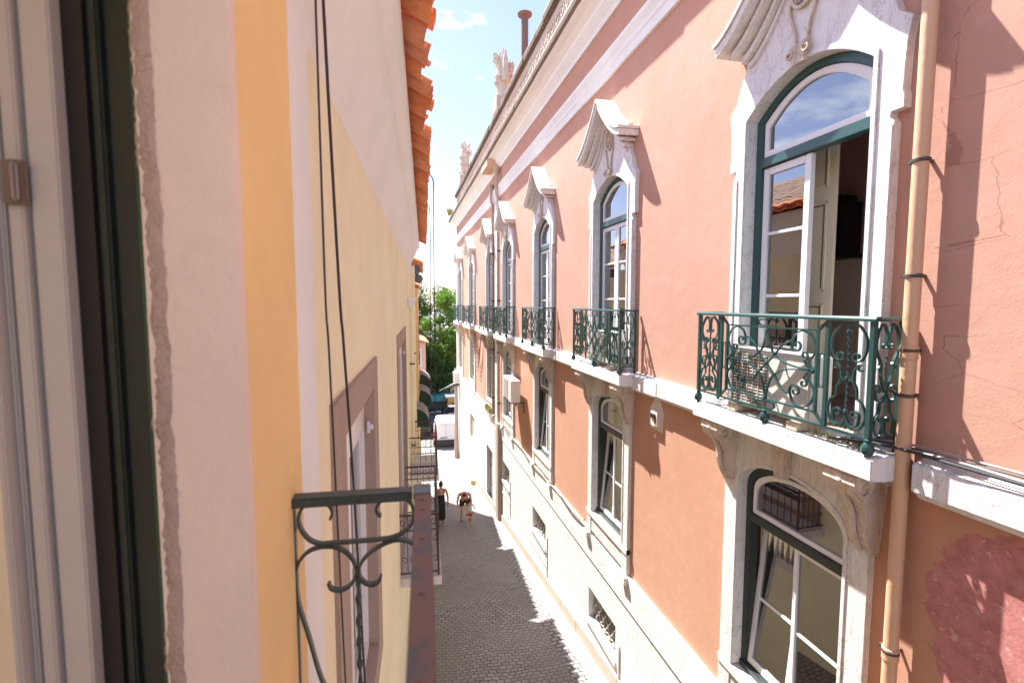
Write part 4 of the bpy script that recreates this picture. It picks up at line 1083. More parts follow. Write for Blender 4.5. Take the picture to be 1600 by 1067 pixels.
# the two wires hanging down the yellow wall
for lab, pts, r in (('thin black wire hanging before the white pilaster, left of two', [(-.36, 1.90, 1.6), (-.36, 1.906, 1.06), (-.36, 1.928, .057), (-.36, 1.964, -.16), (-.36, 2.031, -.749), (-.36, 2.129, -1.654), (-.36, 2.3, -3.2)], .0042),
                    ('thicker black wire hanging across the brown window surround', [(-.36, 2.02, 1.6), (-.36, 2.052, 1.144), (-.36, 2.238, .066), (-.36, 2.317, -.19), (-.36, 2.516, -.934), (-.36, 2.8, -2.4)], .0065)):
    cable(lab, [lw(*p) for p in pts], r, M_cable, 'wires hanging down the yellow wall')

# ------------------------------------------------------------------ further houses on the left
def left_house(name, label, y0, y1, xf, ztop, mat, roofm, eave=.16, seed=2, roofx=None):
    t = thing(name, label, 'house', (xf-3, (y0+y1)/2, gz((y0+y1)/2)), -LA)
    m = MB(); wall_holes(m, y0, y1, -13, ztop, xf, xf-7, []); obj('wall', m, mat, t)
    m = MB(); m.smooth = True; tiled_roof(m, y0+.15, y1, xf+eave, ztop+.03, .285, 1, seed=seed); obj('roof', m, roofm, t)
    m = MB(); m.smooth = True; tiled_roof(m, y0+.15, y1, xf+eave, ztop+.03, .285, 9, seed=seed, r0=1); obj('upper_roof', m, M_palet, t)
    m = MB(); m.prism([(xf+.0005, ztop-.35), (xf+.10, ztop-.15), (xf+.12, ztop-.02), (xf+.0005, ztop-.02)], 'y', y0, y1); obj('cornice', m, M_cove, t)
    return t
h2 = left_house('yellow_house', 'second yellow house on this side, with a lower tiled eave beyond the cove cornice', YL+.02, 20.5, D-.0, 1.15, M_yel, M_tile, .40)
h3 = left_house('yellow_house', 'farthest deeper yellow house on this side, above the rounded awnings', 20.52, 24.2, -.27, .62, plaster('deeper_yellow_render', (.80,.55,.25), .06), M_tile, .08, 5)
# windows and doors on them
def simple_window(t, xf, y0, y1, z0, z1):
    m = MB(); m.band([(y0-.15, z0-.15), (y0-.15, z1+.15), (y1+.15, z1+.15), (y1+.15, z0-.15)], [(y0, z0), (y0, z1), (y1, z1), (y1, z0)], xf+.03, xf+.0005, closed=True)
    w_ = obj('window', m, M_brown, t)
    q = MB(); q.box(xf+.0006, xf+.006, y0, y1, z0, z1); o = obj('pane', q, M_glass); COL.objects.unlink(o); COL.objects.link(o); o.parent = w_; o.location = (0,0,0)
for y0 in (16.8, 18.9):
    for z0 in (-3.1, -6.2): simple_window(h2, D, y0, y0+1.0, z0, z0+1.7)
for y0 in (22.4,):
    for z0 in (-2.6, -8.6): simple_window(h3, -.27, y0, y0+1.1, z0, z0+1.6)
# downpipes with a white hopper head
for k, (yy, xx) in enumerate(((13.3, -.33), (16.1, -.33))):
    t = thing('drainpipe', ('pale yellow drainpipe with a white hopper head on the yellow house', 'plain pale yellow drainpipe between the first and second yellow houses')[k], 'pipe', (xx, yy, gz(yy)), -LA, 'yellow drainpipes')
    m = MB(); m.smooth = True; m.tube([(xx, yy, -8.2), (xx, yy, -.02 if k == 0 else 1.2)], .055, 10); obj('pipe', m, M_yel, t)
    m = MB()
    if k == 0: m.prism([(xx-.06, -.10), (xx+.06, -.10), (xx+.13, .10), (xx+.13, .16), (xx-.08, .16), (xx-.08, .10)], 'y', yy-.28, yy+.28); obj('hopper', m, M_cove, t, bevel=.01)
    m = MB()
    for z in (-1.6, -3.8, -6): m.lathe([(.058, -.02), (.066, -.02), (.066, .02), (.058, .02)], (xx, yy, z), 10)
    obj('pipe_clamp', m, M_iron, t)
# two round black lamps under the eave
for k, (yy, z, xx) in enumerate(((16.3, 1.06, -.26), (18.2, .88, -.18))):
    t = thing('flood_light', ('round black flood light fixed just below the cove cornice end', 'smaller round black flood light behind the first one')[k], 'lamp', lw(xx, yy, z), -LA, 'round black flood lights', shift=False)
    m = MB(); m.smooth = True; m.lathe([(.02, .12), (.10, .10), (.15, .02), (.16, -.04), (.15, -.06)], (0, 0, 0), 18, 'y'); obj('lamp_body', m, M_black, t)
    m = MB(); m.lathe([(.14, -.061), (.14, -.07), (.02, -.075)], (0, 0, 0), 18, 'y'); obj('lens', m, paint('grey_lens', (.12,.13,.14), .2, bst=0), t)
    m = MB(); m.box(-.16, -.02, -.02, .02, -.02, .02); m.box(-.03, .0, -.02, .02, .0, .18); obj('bracket', m, M_iron, t)
# balconies below, on the same side
def left_balcony(label, y0, y1, xo, zt, h=1.0):
    t = thing('balcony', label, 'balcony', (D, (y0+y1)/2, zt-h), -LA, 'small iron balconies down the left side')
    m = MB(); m.box(D+.001, xo+.05, y0-.05, y1+.05, zt-h-.14, zt-h); obj('slab', m, M_stonew, t)
    m = MB(); K2 = lambda u, v, d: (u, y1+d, v); wd = xo-D
    for yy in (y0, y1): m.box(D+.001, xo, yy-.015, yy+.015, zt-.02, zt+.01); m.box(D+.001, xo, yy-.01, yy+.01, zt-.26, zt-.245); m.box(D+.001, xo, yy-.01, yy+.01, zt-h+.05, zt-h+.07)
    m.box(xo-.02, xo+.02, y0-.015, y1+.015, zt-.02, zt+.012); m.box(xo-.01, xo+.01, y0, y1, zt-.26, zt-.245); m.box(xo-.01, xo+.01, y0, y1, zt-h+.05, zt-h+.07)
    for yy in (y0, y1): m.box(xo-.015, xo+.015, yy-.015, yy+.015, zt-h, zt)
    obj('railing', m, M_iron, t)
    m = MB()
    for yy in (y0, y1):
        Q = lambda u, v, d, yy=yy: (u, yy+d, v)
        for k in range(1, 5): m.box(D+wd*k/5-.006, D+wd*k/5+.006, yy-.006, yy+.006, zt-h+.06, zt)
        for k in range(5):
            c = D+wd*(k+.5)/5; r = wd/10
            m.ribbon(spiral((c, zt-.13), r*.95, .015, 90, 480, 14), Q, .008, .014); m.ribbon(spiral((c, zt-.40), r*.9, .015, 90, -300, 14), Q, .008, .014); m.ribbon(spiral((c, zt-.72), r*.9, .015, -90, 300, 14), Q, .008, .014)
    n = int((y1-y0)/.16)
    for k in range(1, n): yy = y0+(y1-y0)*k/n; m.box(xo-.006, xo+.006, yy-.006, yy+.006, zt-h+.06, zt)
    obj('scrollwork', m, M_iron, t)
left_balcony('iron balcony a storey below, nearer of the two seen past our rail', 7.6, 9.9, .17, -3.28)
left_balcony('iron balcony beyond the nearer one, below the awnings', 12.6, 14.3, .27, -3.42)
# awnings
for k, (yy, z, lab) in enumerate(((19.2, -4.45, 'nearest and lowest grey barrel awning of the three'), (21.5, -4.15, 'middle grey barrel awning of the three'), (23.4, -3.75, 'farthest and highest grey barrel awning of the three'))):
    xf = D if yy < 20.5 else -.27; zc = z
    t = thing('awning', lab, 'awning', (xf, yy, zc-.6), -LA, 'rounded awnings over the shop doors')
    m = MB(); m.smooth = True; pts = [(xf+.001, zc+.55)] + [(xf+.55*math.sin(R(a)), zc+.0+.55*math.cos(R(a))) for a in range(10, 91, 10)] + [(xf+.55, zc-.15), (xf+.53, zc-.15)] + [(xf+.53*math.sin(R(a)), zc+.53*math.cos(R(a))) for a in range(90, 9, -10)] + [(xf+.001, zc+.53)]
    m.prism(pts, 'y', yy-.75, yy+.75); obj('canopy', m, plaster('grey_canvas', (.25,.24,.24), .3), t)
    m = MB(); m.prism([(xf+.001, zc-.15), (xf+.54, zc-.15), (xf+.53, zc-.02), (xf+.001, zc-.02)], 'y', yy-.78, yy+.78); m.prism([(xf+.001, zc), (xf+.55, zc)] + [(xf+.54*math.sin(R(a)), zc+.54*math.cos(R(a))) for a in range(85, 4, -10)], 'y', yy-.77, yy-.75)
    obj('valance', m, paint('dark_green_canvas', (.02,.04,.03), .8), t)
# loose cables hanging in the street
cable('long thin cable hanging straight down from the tiled eave, right of two', [lw(.12, 7.6, 1.9), lw(.17, 8.0, 1.88), lw(.19, 9.0, 1.6), lw(.19, 9.3, .6), lw(.18, 9.3, -2.2)], .010, M_cable, 'loose cables hanging from the eave')
cable('long thin cable hanging straight down from the tiled eave, left of two', [lw(.12, 9.6, 1.85), lw(.14, 10.3, 1.75), lw(.15, 11, 1.3), lw(.14, 11.2, .3), lw(.12, 11.2, -2.3)], .010, M_cable, 'loose cables hanging from the eave')

# ================================================================== PEOPLE
M_skin = paint('skin', (.60,.34,.25), .5, bst=0, var=.04); M_skin2 = paint('tanned_skin', (.50,.26,.18), .5, bst=0, var=.04)
M_hair = paint('dark_brown_hair', (.025,.016,.012), .6, bst=.2); M_blk = paint('black_cloth', (.012,.012,.014), .8); M_wht = paint('white_cloth', (.62,.58,.54), .8)
M_red = paint('red_cloth', (.35,.03,.03), .8); M_maroon = paint('dark_red_cloth', (.07,.012,.014), .8); M_pinkc = paint('pale_pink_cloth', (.66,.48,.44), .8); M_shoe = paint('grey_shoe', (.12,.10,.09), .6)
def skinned(name, verts, edges, radii, mat, parent=None, root=0, sub=2):
    me = bpy.data.meshes.new(name); me.from_pydata(verts, edges, []); me.materials.append(mat)
    o = bpy.data.objects.new(name, me); COL.objects.link(o)
    md = o.modifiers.new('skin', 'SKIN'); md.use_smooth_shade = True
    if not me.skin_vertices: 
        bm = bmesh.new(); bm.from_mesh(me); bm.verts.layers.skin.verify(); bm.to_mesh(me); bm.free()
    for i, r in enumerate(radii):
        sv = me.skin_vertices[0].data[i]; sv.radius = (r, r) if isinstance(r, (int, float)) else r; sv.use_root = (i == root)
    ss = o.modifiers.new('sub', 'SUBSURF'); ss.levels = sub; ss.render_levels = sub
    if parent: o.parent = parent
    return o
def hand(V, E, Rr, wrist, d, side):
    """palm with four curled fingers and a thumb rooted in it; returns nothing, extends the skeleton"""
    d = Vector(d).normalized(); s = Vector(side).normalized(); p0 = Vector(V[wrist]); n = d.cross(s)
    V.append(tuple(p0+d*.045)); pm_ = len(V)-1; E.append((wrist, pm_)); Rr.append((.032, .016))
    V.append(tuple(p0+d*.08)); pe = len(V)-1; E.append((pm_, pe)); Rr.append((.030, .014))
    for k, L in enumerate((.062, .07, .066, .052)):
        o_ = s*(.030-.02*k); a = p0+d*.09+o_; b = a+d*L*.55+n*.006; c = b+d*L*.38+n*.02
        V += [tuple(a), tuple(b), tuple(c)]; i = len(V)-3; E.extend([(pe, i), (i, i+1), (i+1, i+2)]); Rr.extend([.009, .0085, .007])
    a = p0+d*.035+s*.035; b = a+d*.03+s*.022; c = b+d*.026+s*.006
    V += [tuple(a), tuple(b), tuple(c)]; i = len(V)-3; E.extend([(pm_, i), (i, i+1), (i+1, i+2)]); Rr.extend([.011, .010, .008])
def head_parts(t, c, look, size=1.0, hair=M_hair, bun=False, skin=M_skin):
    """facial features and hair round the head centre c"""
    f = Vector(look).normalized(); up = Vector((0,0,1)); r = f.cross(up).normalized(); u = r.cross(f).normalized(); c = Vector(c)
    def P(a, b, d): return c + r*a*size + u*b*size + f*d*size
    m = MB(); m.smooth = True
    n1, n2 = 16, 10
    for j in range(n2+1):
        for i in range(n1):
            th = 2*PI*i/n1; ph = PI*j/n2
            x = math.sin(ph)*math.cos(th); y_ = math.sin(ph)*math.sin(th); z = math.cos(ph)
            k = 1.0
            if y_ > .1 and z < .35: k = .80        # leave the face free
            m.v.append(tuple(P(x*.082*k, .035+z*.105*(1 if z > -.4 else .8), y_*.10*k-.012)))
    for j in range(n2):
        for i in range(n1): a = j*n1+i; b = j*n1+(i+1) % n1; m.f.append((a, b, b+n1, a+n1))
    if bun: m.lathe([(.001, -.045), (.035, -.03), (.045, 0), (.035, .03), (.001, .045)], tuple(P(0, .15, -.05)), 12)
    obj('hair', m, hair, t)
    e = MB()
    for s in (1, -1): e.lathe([(.001, -.012), (.012, 0), (.001, .012)], tuple(P(s*.031, .005, .088)), 8)
    obj('eyes', e, paint('eye', (.05,.04,.035), .3, bst=0), t)
    e = MB(); e.tube([P(-.022, -.058, .084), P(0, -.060, .092), P(.022, -.058, .084)], .006, 6); obj('mouth', e, paint('lips', (.40,.14,.12), .5, bst=0), t)
def person(label, base, rotz, J, hands, look, clothes, bun=False, skin=M_skin, size=1.0):
    """J: dict of joints in local metres, facing +y"""
    t = thing('person', label, 'person', base, rotz, shift=False)
    names = list(J); V = [J[n][0] for n in names]; Rr = [J[n][1] for n in names]; ix = {n: i for i, n in enumerate(names)}
    chains = ['pelvis waist chest neck head crown', 'head nose', 'head earl', 'head earr', 'chest shl ell wrl', 'chest shr elr wrr', 'pelvis hipl knl anl toel', 'pelvis hipr knr anr toer']
    E = []
    for ch in chains:
        q = ch.split(); E += [(ix[a], ix[b]) for a, b in zip(q, q[1:])]
    V = list(V)
    for wn_, d, s in hands: hand(V, E, Rr, ix[wn_], d, s)
    skinned('body', V, E, Rr, skin, t)
    head_parts(t, J['head'][0], look, size, bun=bun)
    for nm, vs, es, rs, mt in clothes: skinned(nm, vs, es, rs, mt, t, sub=2)
    return t
def joints(pelvis, waist, chest, neck, head, shl, ell, wrl, shr, elr, wrr, hipl, knl, anl, hipr, knr, anr, look=(0,1,0), k=1.0):
    hv = Vector(head); f = Vector(look).normalized(); r = f.cross(Vector((0,0,1))).normalized()
    d = dict(pelvis=(pelvis, (.15*k, .11*k)), waist=(waist, (.125*k, .10*k)), chest=(chest, (.15*k, .11*k)), neck=(neck, .05*k), head=(head, (.075*k, .09*k)), crown=(tuple(hv+Vector((0,0,.06*k))), .07*k),
             nose=(tuple(hv+f*.105*k+Vector((0,0,-.02*k))), .012*k), earl=(tuple(hv+r*-.085*k), .016*k), earr=(tuple(hv+r*.085*k), .016*k),
             shl=(shl, .058*k), ell=(ell, .040*k), wrl=(wrl, .027*k), shr=(shr, .058*k), elr=(elr, .040*k), wrr=(wrr, .027*k),
             hipl=(hipl, .09*k), knl=(knl, .058*k), anl=(anl, .040*k), toel=((anl[0], anl[1]+.14*k, anl[2]-.04*k), .033*k), hipr=(hipr, .09*k), knr=(knr, .058*k), anr=(anr, .040*k), toer=((anr[0], anr[1]+.14*k, anr[2]-.04*k), .033*k))
    return d
# woman walking away in a long black dress, telephone in her right hand
J = joints((0,0,.92), (0,.01,1.10), (0,.01,1.30), (0,.02,1.46), (0,.04,1.58), (-.19,0,1.40), (-.24,-.02,1.12), (-.25,.05,.88), (.19,0,1.40), (.25,-.03,1.12), (.27,.04,.87), (-.10,0,.88), (-.10,.06,.48), (-.10,-.05,.09), (.10,0,.88), (.09,.14,.50), (.09,.16,.09))
bx, by = 1.36, 18.6
person('woman in a long black strappy dress walking along the street with bare arms', (bx, by, gz(by)), R(5), J,
       [('wrl', (0,.1,-1), (0,1,0)), ('wrr', (0,.25,-1), (0,1,0))], (0,1,0),
       [('dress', [(0,.0,1.28), (0,0,1.10), (0,0,.92), (0,.03,.60), (0,.04,.30), (0,.05,.20)], [(0,1),(1,2),(2,3),(3,4),(4,5)], [(.165,.125), (.14,.115), (.175,.135), (.18,.15), (.19,.17), (.19,.17)], M_blk),
        ('strap', [(-.09,-.09,1.30), (-.10,-.06,1.44), (-.10,.06,1.44)], [(0,1),(1,2)], [.014,.014,.014], M_blk), ('strap', [(.09,-.09,1.30), (.10,-.06,1.44), (.10,.06,1.44)], [(0,1),(1,2)], [.014,.014,.014], M_blk),
        ('shoe', [(-.10,-.09,.04), (-.10,.08,.03)], [(0,1)], [.04,.035], M_shoe), ('shoe', [(.09,.12,.04), (.09,.29,.03)], [(0,1)], [.04,.035], M_shoe)], bun=True, skin=M_skin2)
m = MB(); m.box(.255, .27, .05, .12, .66, .81); o = obj('telephone', m, M_black, bevel=.004); c, s = math.cos(R(5)), math.sin(R(5)); o.location = (bx, by, gz(by)); o.rotation_euler = (0,0,R(5))
tag(o, 'black telephone held low in the hand of the woman in black', 'telephone')
# man bending forward over a small child, both coming up the street
J = joints((0,-.16,.86), (0,-.06,1.02), (0,.16,1.16), (0,.33,1.18), (0,.44,1.16), (-.21,.20,1.16), (-.27,.36,.90), (-.20,.45,.66), (.21,.20,1.16), (.28,.36,.90), (.20,.45,.66), (-.10,-.16,.84), (-.16,-.02,.47), (-.18,-.14,.09), (.10,-.16,.84), (.12,.10,.48), (.13,-.02,.09), look=(0,1,-.45))
mx_, my_ = 2.30, 18.9
person('man in pale pink vest and dark shorts bending over a small child', (mx_, my_, gz(my_)), R(172), J,
       [('wrl', (.4,.3,-1), (0,1,0)), ('wrr', (-.4,.3,-1), (0,1,0))], (0,1,-.45),
       [('vest', [(0,.20,1.165), (0,.06,1.10), (0,-.08,.98)], [(0,1),(1,2)], [(.185,.125), (.165,.125), (.15,.125)], M_pinkc),
        ('shorts', [(0,-.16,.88), (-.11,-.14,.76), (-.14,-.05,.56), (.11,-.14,.76), (.12,.04,.57)], [(0,1),(1,2),(0,3),(3,4)], [(.165,.13), .115, .095, .115, .095], M_blk),
        ('shoe', [(-.18,-.18,.045), (-.18,.02,.04)], [(0,1)], [.045,.04], M_shoe), ('shoe', [(.13,-.06,.045), (.13,.14,.04)], [(0,1)], [.045,.04], M_shoe)])
J = joints((0,0,.50), (0,.01,.60), (0,.02,.73), (0,.04,.83), (0,.07,.92), (-.11,.02,.79), (-.19,.02,.68), (-.22,.04,.56), (.11,.02,.79), (.19,.02,.68), (.22,.04,.56), (-.06,0,.48), (-.07,.05,.27), (-.07,-.02,.05), (.06,0,.48), (.07,.12,.28), (.07,.12,.05), k=.62, look=(0,1,-.3))
person('small dark haired child in white top and red shorts in front of the man', (mx_+.12, my_-.50, gz(my_-.5)), R(176), J,
       [], (0,1,-.3),
       [('top', [(0,.02,.75), (0,.01,.62), (0,0,.50)], [(0,1),(1,2)], [(.125,.095), (.115,.09), (.125,.10)], M_wht),
        ('shorts', [(0,0,.50), (-.06,.01,.42), (-.065,.04,.33), (.06,.01,.42), (.065,.08,.34)], [(0,1),(1,2),(0,3),(3,4)], [(.11,.085), .07, .065, .07, .065], M_red),
        ('shoe', [(-.07,-.03,.03), (-.07,.10,.03)], [(0,1)], [.03,.027], M_wht), ('shoe', [(.07,.10,.03), (.07,.23,.03)], [(0,1)], [.03,.027], M_wht)], size=.8)

# ================================================================== STREET END
# lamp post
t = thing('street_lamp', 'concrete lamp post with a long grey cobra head at the street corner', 'street lamp', (3.52, 33.2, gz(33.2)), shift=False)
zt = -5.45-gz(33.2)
m = MB(); m.smooth = True; m.tube([(0,0,0), (0,0,1), (0,0,zt)], [.17, .15, .11], 12); obj('post', m, M_pipe2, t)
m = MB(); m.smooth = True; m.tube([(.50, -.3, zt+.06), (.30, -.3, zt+.08), (-.15, -.3, zt-.0), (-.75, -.3, zt-.22), (-1.15, -.3, zt-.38)], [.08, .16, .13, .05, .03], 12); obj('lamp_head', m, paint('grey_lamp_metal', (.07,.073,.08), .4, bst=0), t)
m = MB(); m.smooth = True; m.tube([(.42, -.32, zt-.04), (.2, -.32, zt-.02), (-.05, -.32, zt-.08)], [.03, .12, .04], 10); obj('diffuser', m, plaster('yellowed_diffuser', (.5,.42,.3)), t)
# white van seen from behind
VX, VY = 3.10, 37.0; vz = gz(VY+1)
van = thing('van', 'white delivery van parked across the end of the street, seen from behind', 'van', (VX, VY, gz(VY+.5)-.02), R(-4), shift=False)
m = MB(); hw = .92
sec = lambda z: hw*(1 if z < 1.0 else 1-.16*((z-1.0)/.95)**2)
zs = [.42, .6, .9, 1.1, 1.4, 1.65, 1.8, 1.86]; n = len(zs)
prof = [(-sec(z), z) for z in zs] + [(-.45, 1.93), (.45, 1.93)] + [(sec(z), z) for z in zs[::-1]]
ysec = [(0, 1.0, .0), (.08, 1.0, .0), (2.6, 1.0, 0), (3.1, .98, -.05), (3.6, .96, -.7), (4.3, .92, -.9)]
vs = []; fs = []
for j, (y, s, dz) in enumerate(ysec):
    for a, z in prof:
        zz_ = z if z < 1.0 else max(1.0-.05, z+dz*((z-1.0)/.93)); vs.append((a*s, y + (0.10*max(0, (z-1.0))/.9 if j == 0 else 0), zz_))
k = len(prof)
for j in range(len(ysec)-1):
    for i in range(k): fs.append((j*k+i, j*k+(i+1) % k, (j+1)*k+(i+1) % k, (j+1)*k+i))
fs += [tuple(range(k)), tuple(range((len(ysec)-1)*k, len(ysec)*k))[::-1]]
m.add(vs, fs); m.smooth = True; obj('body', m, paint('white_van_paint', (.78,.78,.78), .3, bst=0), van, bevel=.02)
m = MB(); m.box(-.93, .93, -.14, .10, .24, .66); obj('rear_bumper', m, paint('black_bumper', (.03,.03,.032), .6), van, bevel=.03)
for s in (1, -1):
    m = MB(); m.prism([(s*.76, .76), (s*.935, .76), (s*.91, 1.30), (s*.80, 1.30)], 'y', -.05, .12); obj('tail_light', m, paint('red_lens', (.55,.02,.02), .2, bst=0), van, bevel=.01)
    for yy in (.75, 3.5):
        m = MB(); m.smooth = True; m.lathe([(.20, -.11), (.32, -.10), (.34, 0), (.32, .10), (.20, .11)], (s*.80, yy, .34), 20, 'x'); w_ = obj('wheel', m, M_black, van)
        m = MB(); m.lathe([(.03, 0), (.19, .01), (.2, -.02)], (s*.91, yy, .34), 16, 'x'); obj('rim', m, M_acg, w_)
m = MB(); m.box(-.006, .006, -.012, .02, .60, 1.80); m.box(-.80, .80, -.008, .05, 1.82, 1.83); obj('door_seam', m, M_cableg, van)
m = MB(); m.box(-.62, -.12, -.03, -.001, .64, .75); obj('number_plate', m, paint('plate', (.6,.6,.55), .4), van)
m = MB(); m.box(-.40, -.02, -.035, .0, .80, .86); m.box(.05, .10, -.045, .0, .78, .92); obj('door_handle', m, M_black, van)

def car(label, x, y, rz, c, name='parked_car', cat='car', group='parked cars at the foot of the street'):
    t = thing(name, label, cat, (x, y, gz(y)), rz, group, shift=False)
    m = MB(); m.smooth = True
    sh_ = [(-2.1, .35, .80, .80), (-2.0, .30, .88, .9), (-1.3, .3, .98, .98), (-1.0, .3, .98, 1.0), (0, .3, .95, 1.0), (1.0, .3, .92, 1.0), (2.0, .3, .82, .92), (2.15, .35, .7, .8)]
    vs = []
    for yy, zb, zt_, s in sh_:
        vs += [(-.86*s, yy, zb), (-.88*s, yy, .6), (-.80*s, yy, zt_), (.80*s, yy, zt_), (.88*s, yy, .6), (.86*s, yy, zb)]
    fs = [(j*6+i, j*6+(i+1) % 6, (j+1)*6+(i+1) % 6, (j+1)*6+i) for j in range(7) for i in range(6)] + [tuple(range(6)), tuple(range(42, 48))[::-1]]
    m.add(vs, fs); obj('body', m, c, t, bevel=.03)
    m = MB(); m.add([(-.76,-1.75,.92), (.76,-1.75,.92), (.76,1.05,.92), (-.76,1.05,.92), (-.58,-1.25,1.45), (.58,-1.25,1.45), (.58,.35,1.45), (-.58,.35,1.45)], [(0,3,2,1),(4,5,6,7),(0,1,5,4),(1,2,6,5),(2,3,7,6),(3,0,4,7)]); obj('cabin_glass', m, paint('car_glass', (.02,.025,.03), .1, bst=0), t, bevel=.04)
    m = MB(); m.box(-.57, .57, -1.22, .32, 1.445, 1.48); obj('roof', m, c, t, bevel=.02)
    for s in (1, -1):
        for yy in (-1.3, 1.35):
            m = MB(); m.smooth = True; m.lathe([(.18, -.1), (.30, -.1), (.32, 0), (.30, .1), (.18, .1)], (s*.78, yy, .32), 16, 'x'); obj('wheel', m, M_black, t)
        m = MB(); m.box(s*.55, s*.8, -2.12, -2.0, .62, .75); obj('tail_light', m, M_red, t, bevel=.01)
    return t
car('dark grey car parked crosswise beyond the white van', 2.6, 43.5, R(88), paint('dark_grey_car_paint', (.03,.035,.045), .25, bst=0))
car('silver car behind the dark one, under the trees', 4.6, 47.5, R(92), paint('silver_car_paint', (.35,.36,.37), .25, bst=0))
car('small black car by the left corner at the street end', .2, 41.5, R(80), paint('black_car_paint', (.012,.013,.016), .25, bst=0))
# turquoise kiosk awning and small yellow kiosk
t = thing('kiosk', 'dark kiosk with a turquoise awning roof under the trees', 'kiosk', (2.9, 51, gz(51)), 0, shift=False)
m = MB(); m.box(-2.2, 2.0, -1, 1, 0, 1.5); obj('body', m, paint('dark_kiosk', (.05,.06,.07), .5), t)
m = MB(); m.prism([(-1.3, 1.5), (1.2, 1.5), (1.0, 2.0), (-1.1, 2.0)], 'x', -2.4, 2.1); obj('awning', m, paint('turquoise_canvas', (.05,.32,.33), .6), t)
m = MB(); m.box(-1.8, 1.6, -1.02, -1.0, .7, 1.3); obj('window', m, paint('kiosk_glass', (.12,.15,.17), .1, bst=0), t)
t = thing('kiosk', 'small ochre yellow hut with a flat grey roof under the trees', 'kiosk', (5.1, 49, gz(49)), 0, shift=False)
m = MB(); m.box(-.8, .8, -.7, .7, 0, 2.1); obj('body', m, plaster('ochre_hut', (.55,.34,.10), .1), t)
m = MB(); m.box(-1.0, 1.0, -.9, .9, 2.1, 2.25); obj('roof', m, M_cableg, t)
m = MB(); m.box(-.35, .25, -.72, -.70, .05, 1.6); obj('door', m, M_iron, t)

# houses closing the view
def far_house(label, x0, x1, y0, y1, ztop, mat, wins, roofc=M_tileold, name='far_house'):
    t = thing(name, label, 'house', ((x0+x1)/2, (y0+y1)/2, gz(y0)), 0)
    m = MB(); m.box(x0, x1, y0, y1, -12.5, ztop); obj('wall', m, mat, t)
    m = MB(); mx2 = (x0+x1)/2; m.prism([(x0-.3, ztop+.02), (x1+.3, ztop+.02), (mx2, ztop+1.4)], 'y', y0-.3, y1+.3); obj('roof', m, roofc, t)
    for (a, b) in wins:
        m = MB(); m.band([(a-.5, b-.8), (a+.5, b-.8), (a+.5, b+.8), (a-.5, b+.8)], [(a-.4, b-.7), (a+.4, b-.7), (a+.4, b+.7), (a-.4, b+.7)], 0, .05, closed=True)
        m.v = [(v[1], y0-.05+v[0], v[2]) for v in m.v]; w_ = obj('window', m, M_white, t)
        m = MB(); m.box(a-.4, a+.4, y0-.02, y0-.005, b-.7, b+.7); o = obj('pane', m, M_glass); o.parent = w_; o.location = (0,0,0)
    return t
far_house('peach coloured house with tiled roof at the end of the left side', -6, 2.1, 46, 54, -3.6, plaster('peach_render', (.66,.42,.33), .08), [(1.2, -5.0), (-.6, -5.0), (1.2, -8.4)])
far_house('pale house half hidden behind the trees on the right', 8, 20, 62, 70, -3.0, plaster('pale_render', (.6,.55,.48), .08), [(9.5, -5), (11.5, -5)])
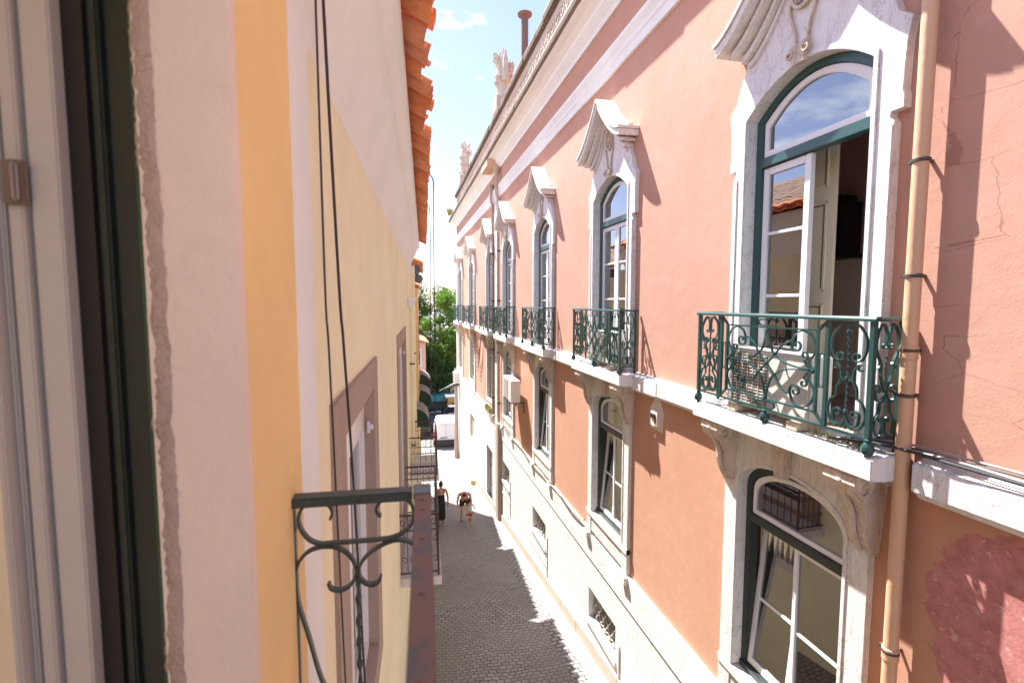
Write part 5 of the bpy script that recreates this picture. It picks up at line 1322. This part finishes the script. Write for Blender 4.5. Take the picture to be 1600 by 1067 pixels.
# trees
def tree(label, x, y, h, crown, n, mat, seed, trunk=.25, name='leafy_tree', leaf=.32):
    rnd = random.Random(seed); z0 = gz(y)-.1
    t = thing(name, label, 'tree', (x, y, z0), 0, 'trees at the foot of the street', shift=False)
    m = MB(); m.smooth = True
    m.tube([(0,0,0), (.1,0,h*.25), (-.05,.1,h*.5), (0,0,h*.8)], [trunk, trunk*.8, trunk*.6, trunk*.2], 10)
    for k in range(7):
        a = rnd.random()*6.28; z = h*rnd.uniform(.3, .65); L = h*rnd.uniform(.2, .35)
        m.tube([(0,0,z), (math.cos(a)*L*.5, math.sin(a)*L*.5, z+L*.4), (math.cos(a)*L, math.sin(a)*L, z+L*.9)], [trunk*.4, trunk*.25, trunk*.06], 6)
    obj('trunk', m, M_bark, t)
    m = MB(); cl = []
    for k in range(34):
        a = rnd.random()*6.28; q = rnd.random()**.5; zz_ = rnd.uniform(-1, 1)
        rr = math.sqrt(max(0, 1-zz_*zz_*.85)); cl.append((Vector((math.cos(a)*q*rr*crown[0], math.sin(a)*q*rr*crown[0], crown[1]+zz_*crown[2])), rnd.uniform(.5, 1.15)*crown[0]*.34))
    for i in range(n):
        c, r = cl[rnd.randrange(len(cl))]
        d = Vector((rnd.gauss(0, 1), rnd.gauss(0, 1), rnd.gauss(0, .8))); d.normalize(); p = c + d*r*rnd.random()**.35
        s = leaf*rnd.uniform(.5, 1.1); a = Vector((rnd.gauss(0, 1), rnd.gauss(0, 1), rnd.gauss(0, .5))).normalized(); b = a.cross(Vector((rnd.gauss(0, 1), rnd.gauss(0, 1), rnd.gauss(0, 1)))).normalized()
        m.add([p-a*s*.5, p+b*s*.3, p+a*s*.5, p-b*s*.3], [(0, 1, 2, 3)])
    obj('crown', m, mat, t)
    return t
tree('large bright green tree in the middle of the gap between the houses', 4.2, 56, 13.2, (3.4, 8.4, 4.2), 15000, M_leafA, 11)
tree('darker green tree on the left of the gap', .4, 60, 14.0, (3.4, 9.2, 4.3), 11000, M_leafB, 12)
tree('tall green tree behind the white lamp post', 8.2, 58, 13.6, (3.4, 8.6, 4.4), 12000, M_leafA, 13)
tree('low dark spreading tree above the kiosk', 3.6, 53.5, 6.6, (3.0, 4.0, 1.7), 9000, M_leafB, 14, .16)
tree('dark tree filling the back of the gap', 4.5, 68, 13.5, (6.0, 7.5, 5.6), 12000, M_leafB, 15)
tree('far green tree behind the peach house', -4.5, 70, 14.5, (6.0, 9.0, 4.6), 9000, M_leafB, 16)
tree('leafy tree to the right beyond the pink house', 14, 60, 14, (4.6, 9.0, 4.6), 9000, M_leafA, 17)
b_ = MB(); rnd = random.Random(9)
for i in range(14000):
    x = rnd.uniform(-30, 40); y = rnd.uniform(76, 82); z = -11.4 + 7.5*rnd.random()**.8 + 1.2*noise.noise(Vector((x*.25, 3, 1)))
    s = .7*rnd.uniform(.5, 1.1); a = Vector((rnd.gauss(0, 1), rnd.gauss(0, 1), rnd.gauss(0, .5))).normalized(); b = a.cross(Vector((rnd.gauss(0, 1), rnd.gauss(0, 1), rnd.gauss(0, 1)))).normalized(); p = Vector((x, y, z))
    b_.add([p-a*s*.5, p+b*s*.35, p+a*s*.5, p-b*s*.35], [(0, 1, 2, 3)])
o = obj('shrubbery', b_, M_leafB); tag(o, 'dense green shrubbery closing the view behind the trees', 'shrubbery', kind='stuff')
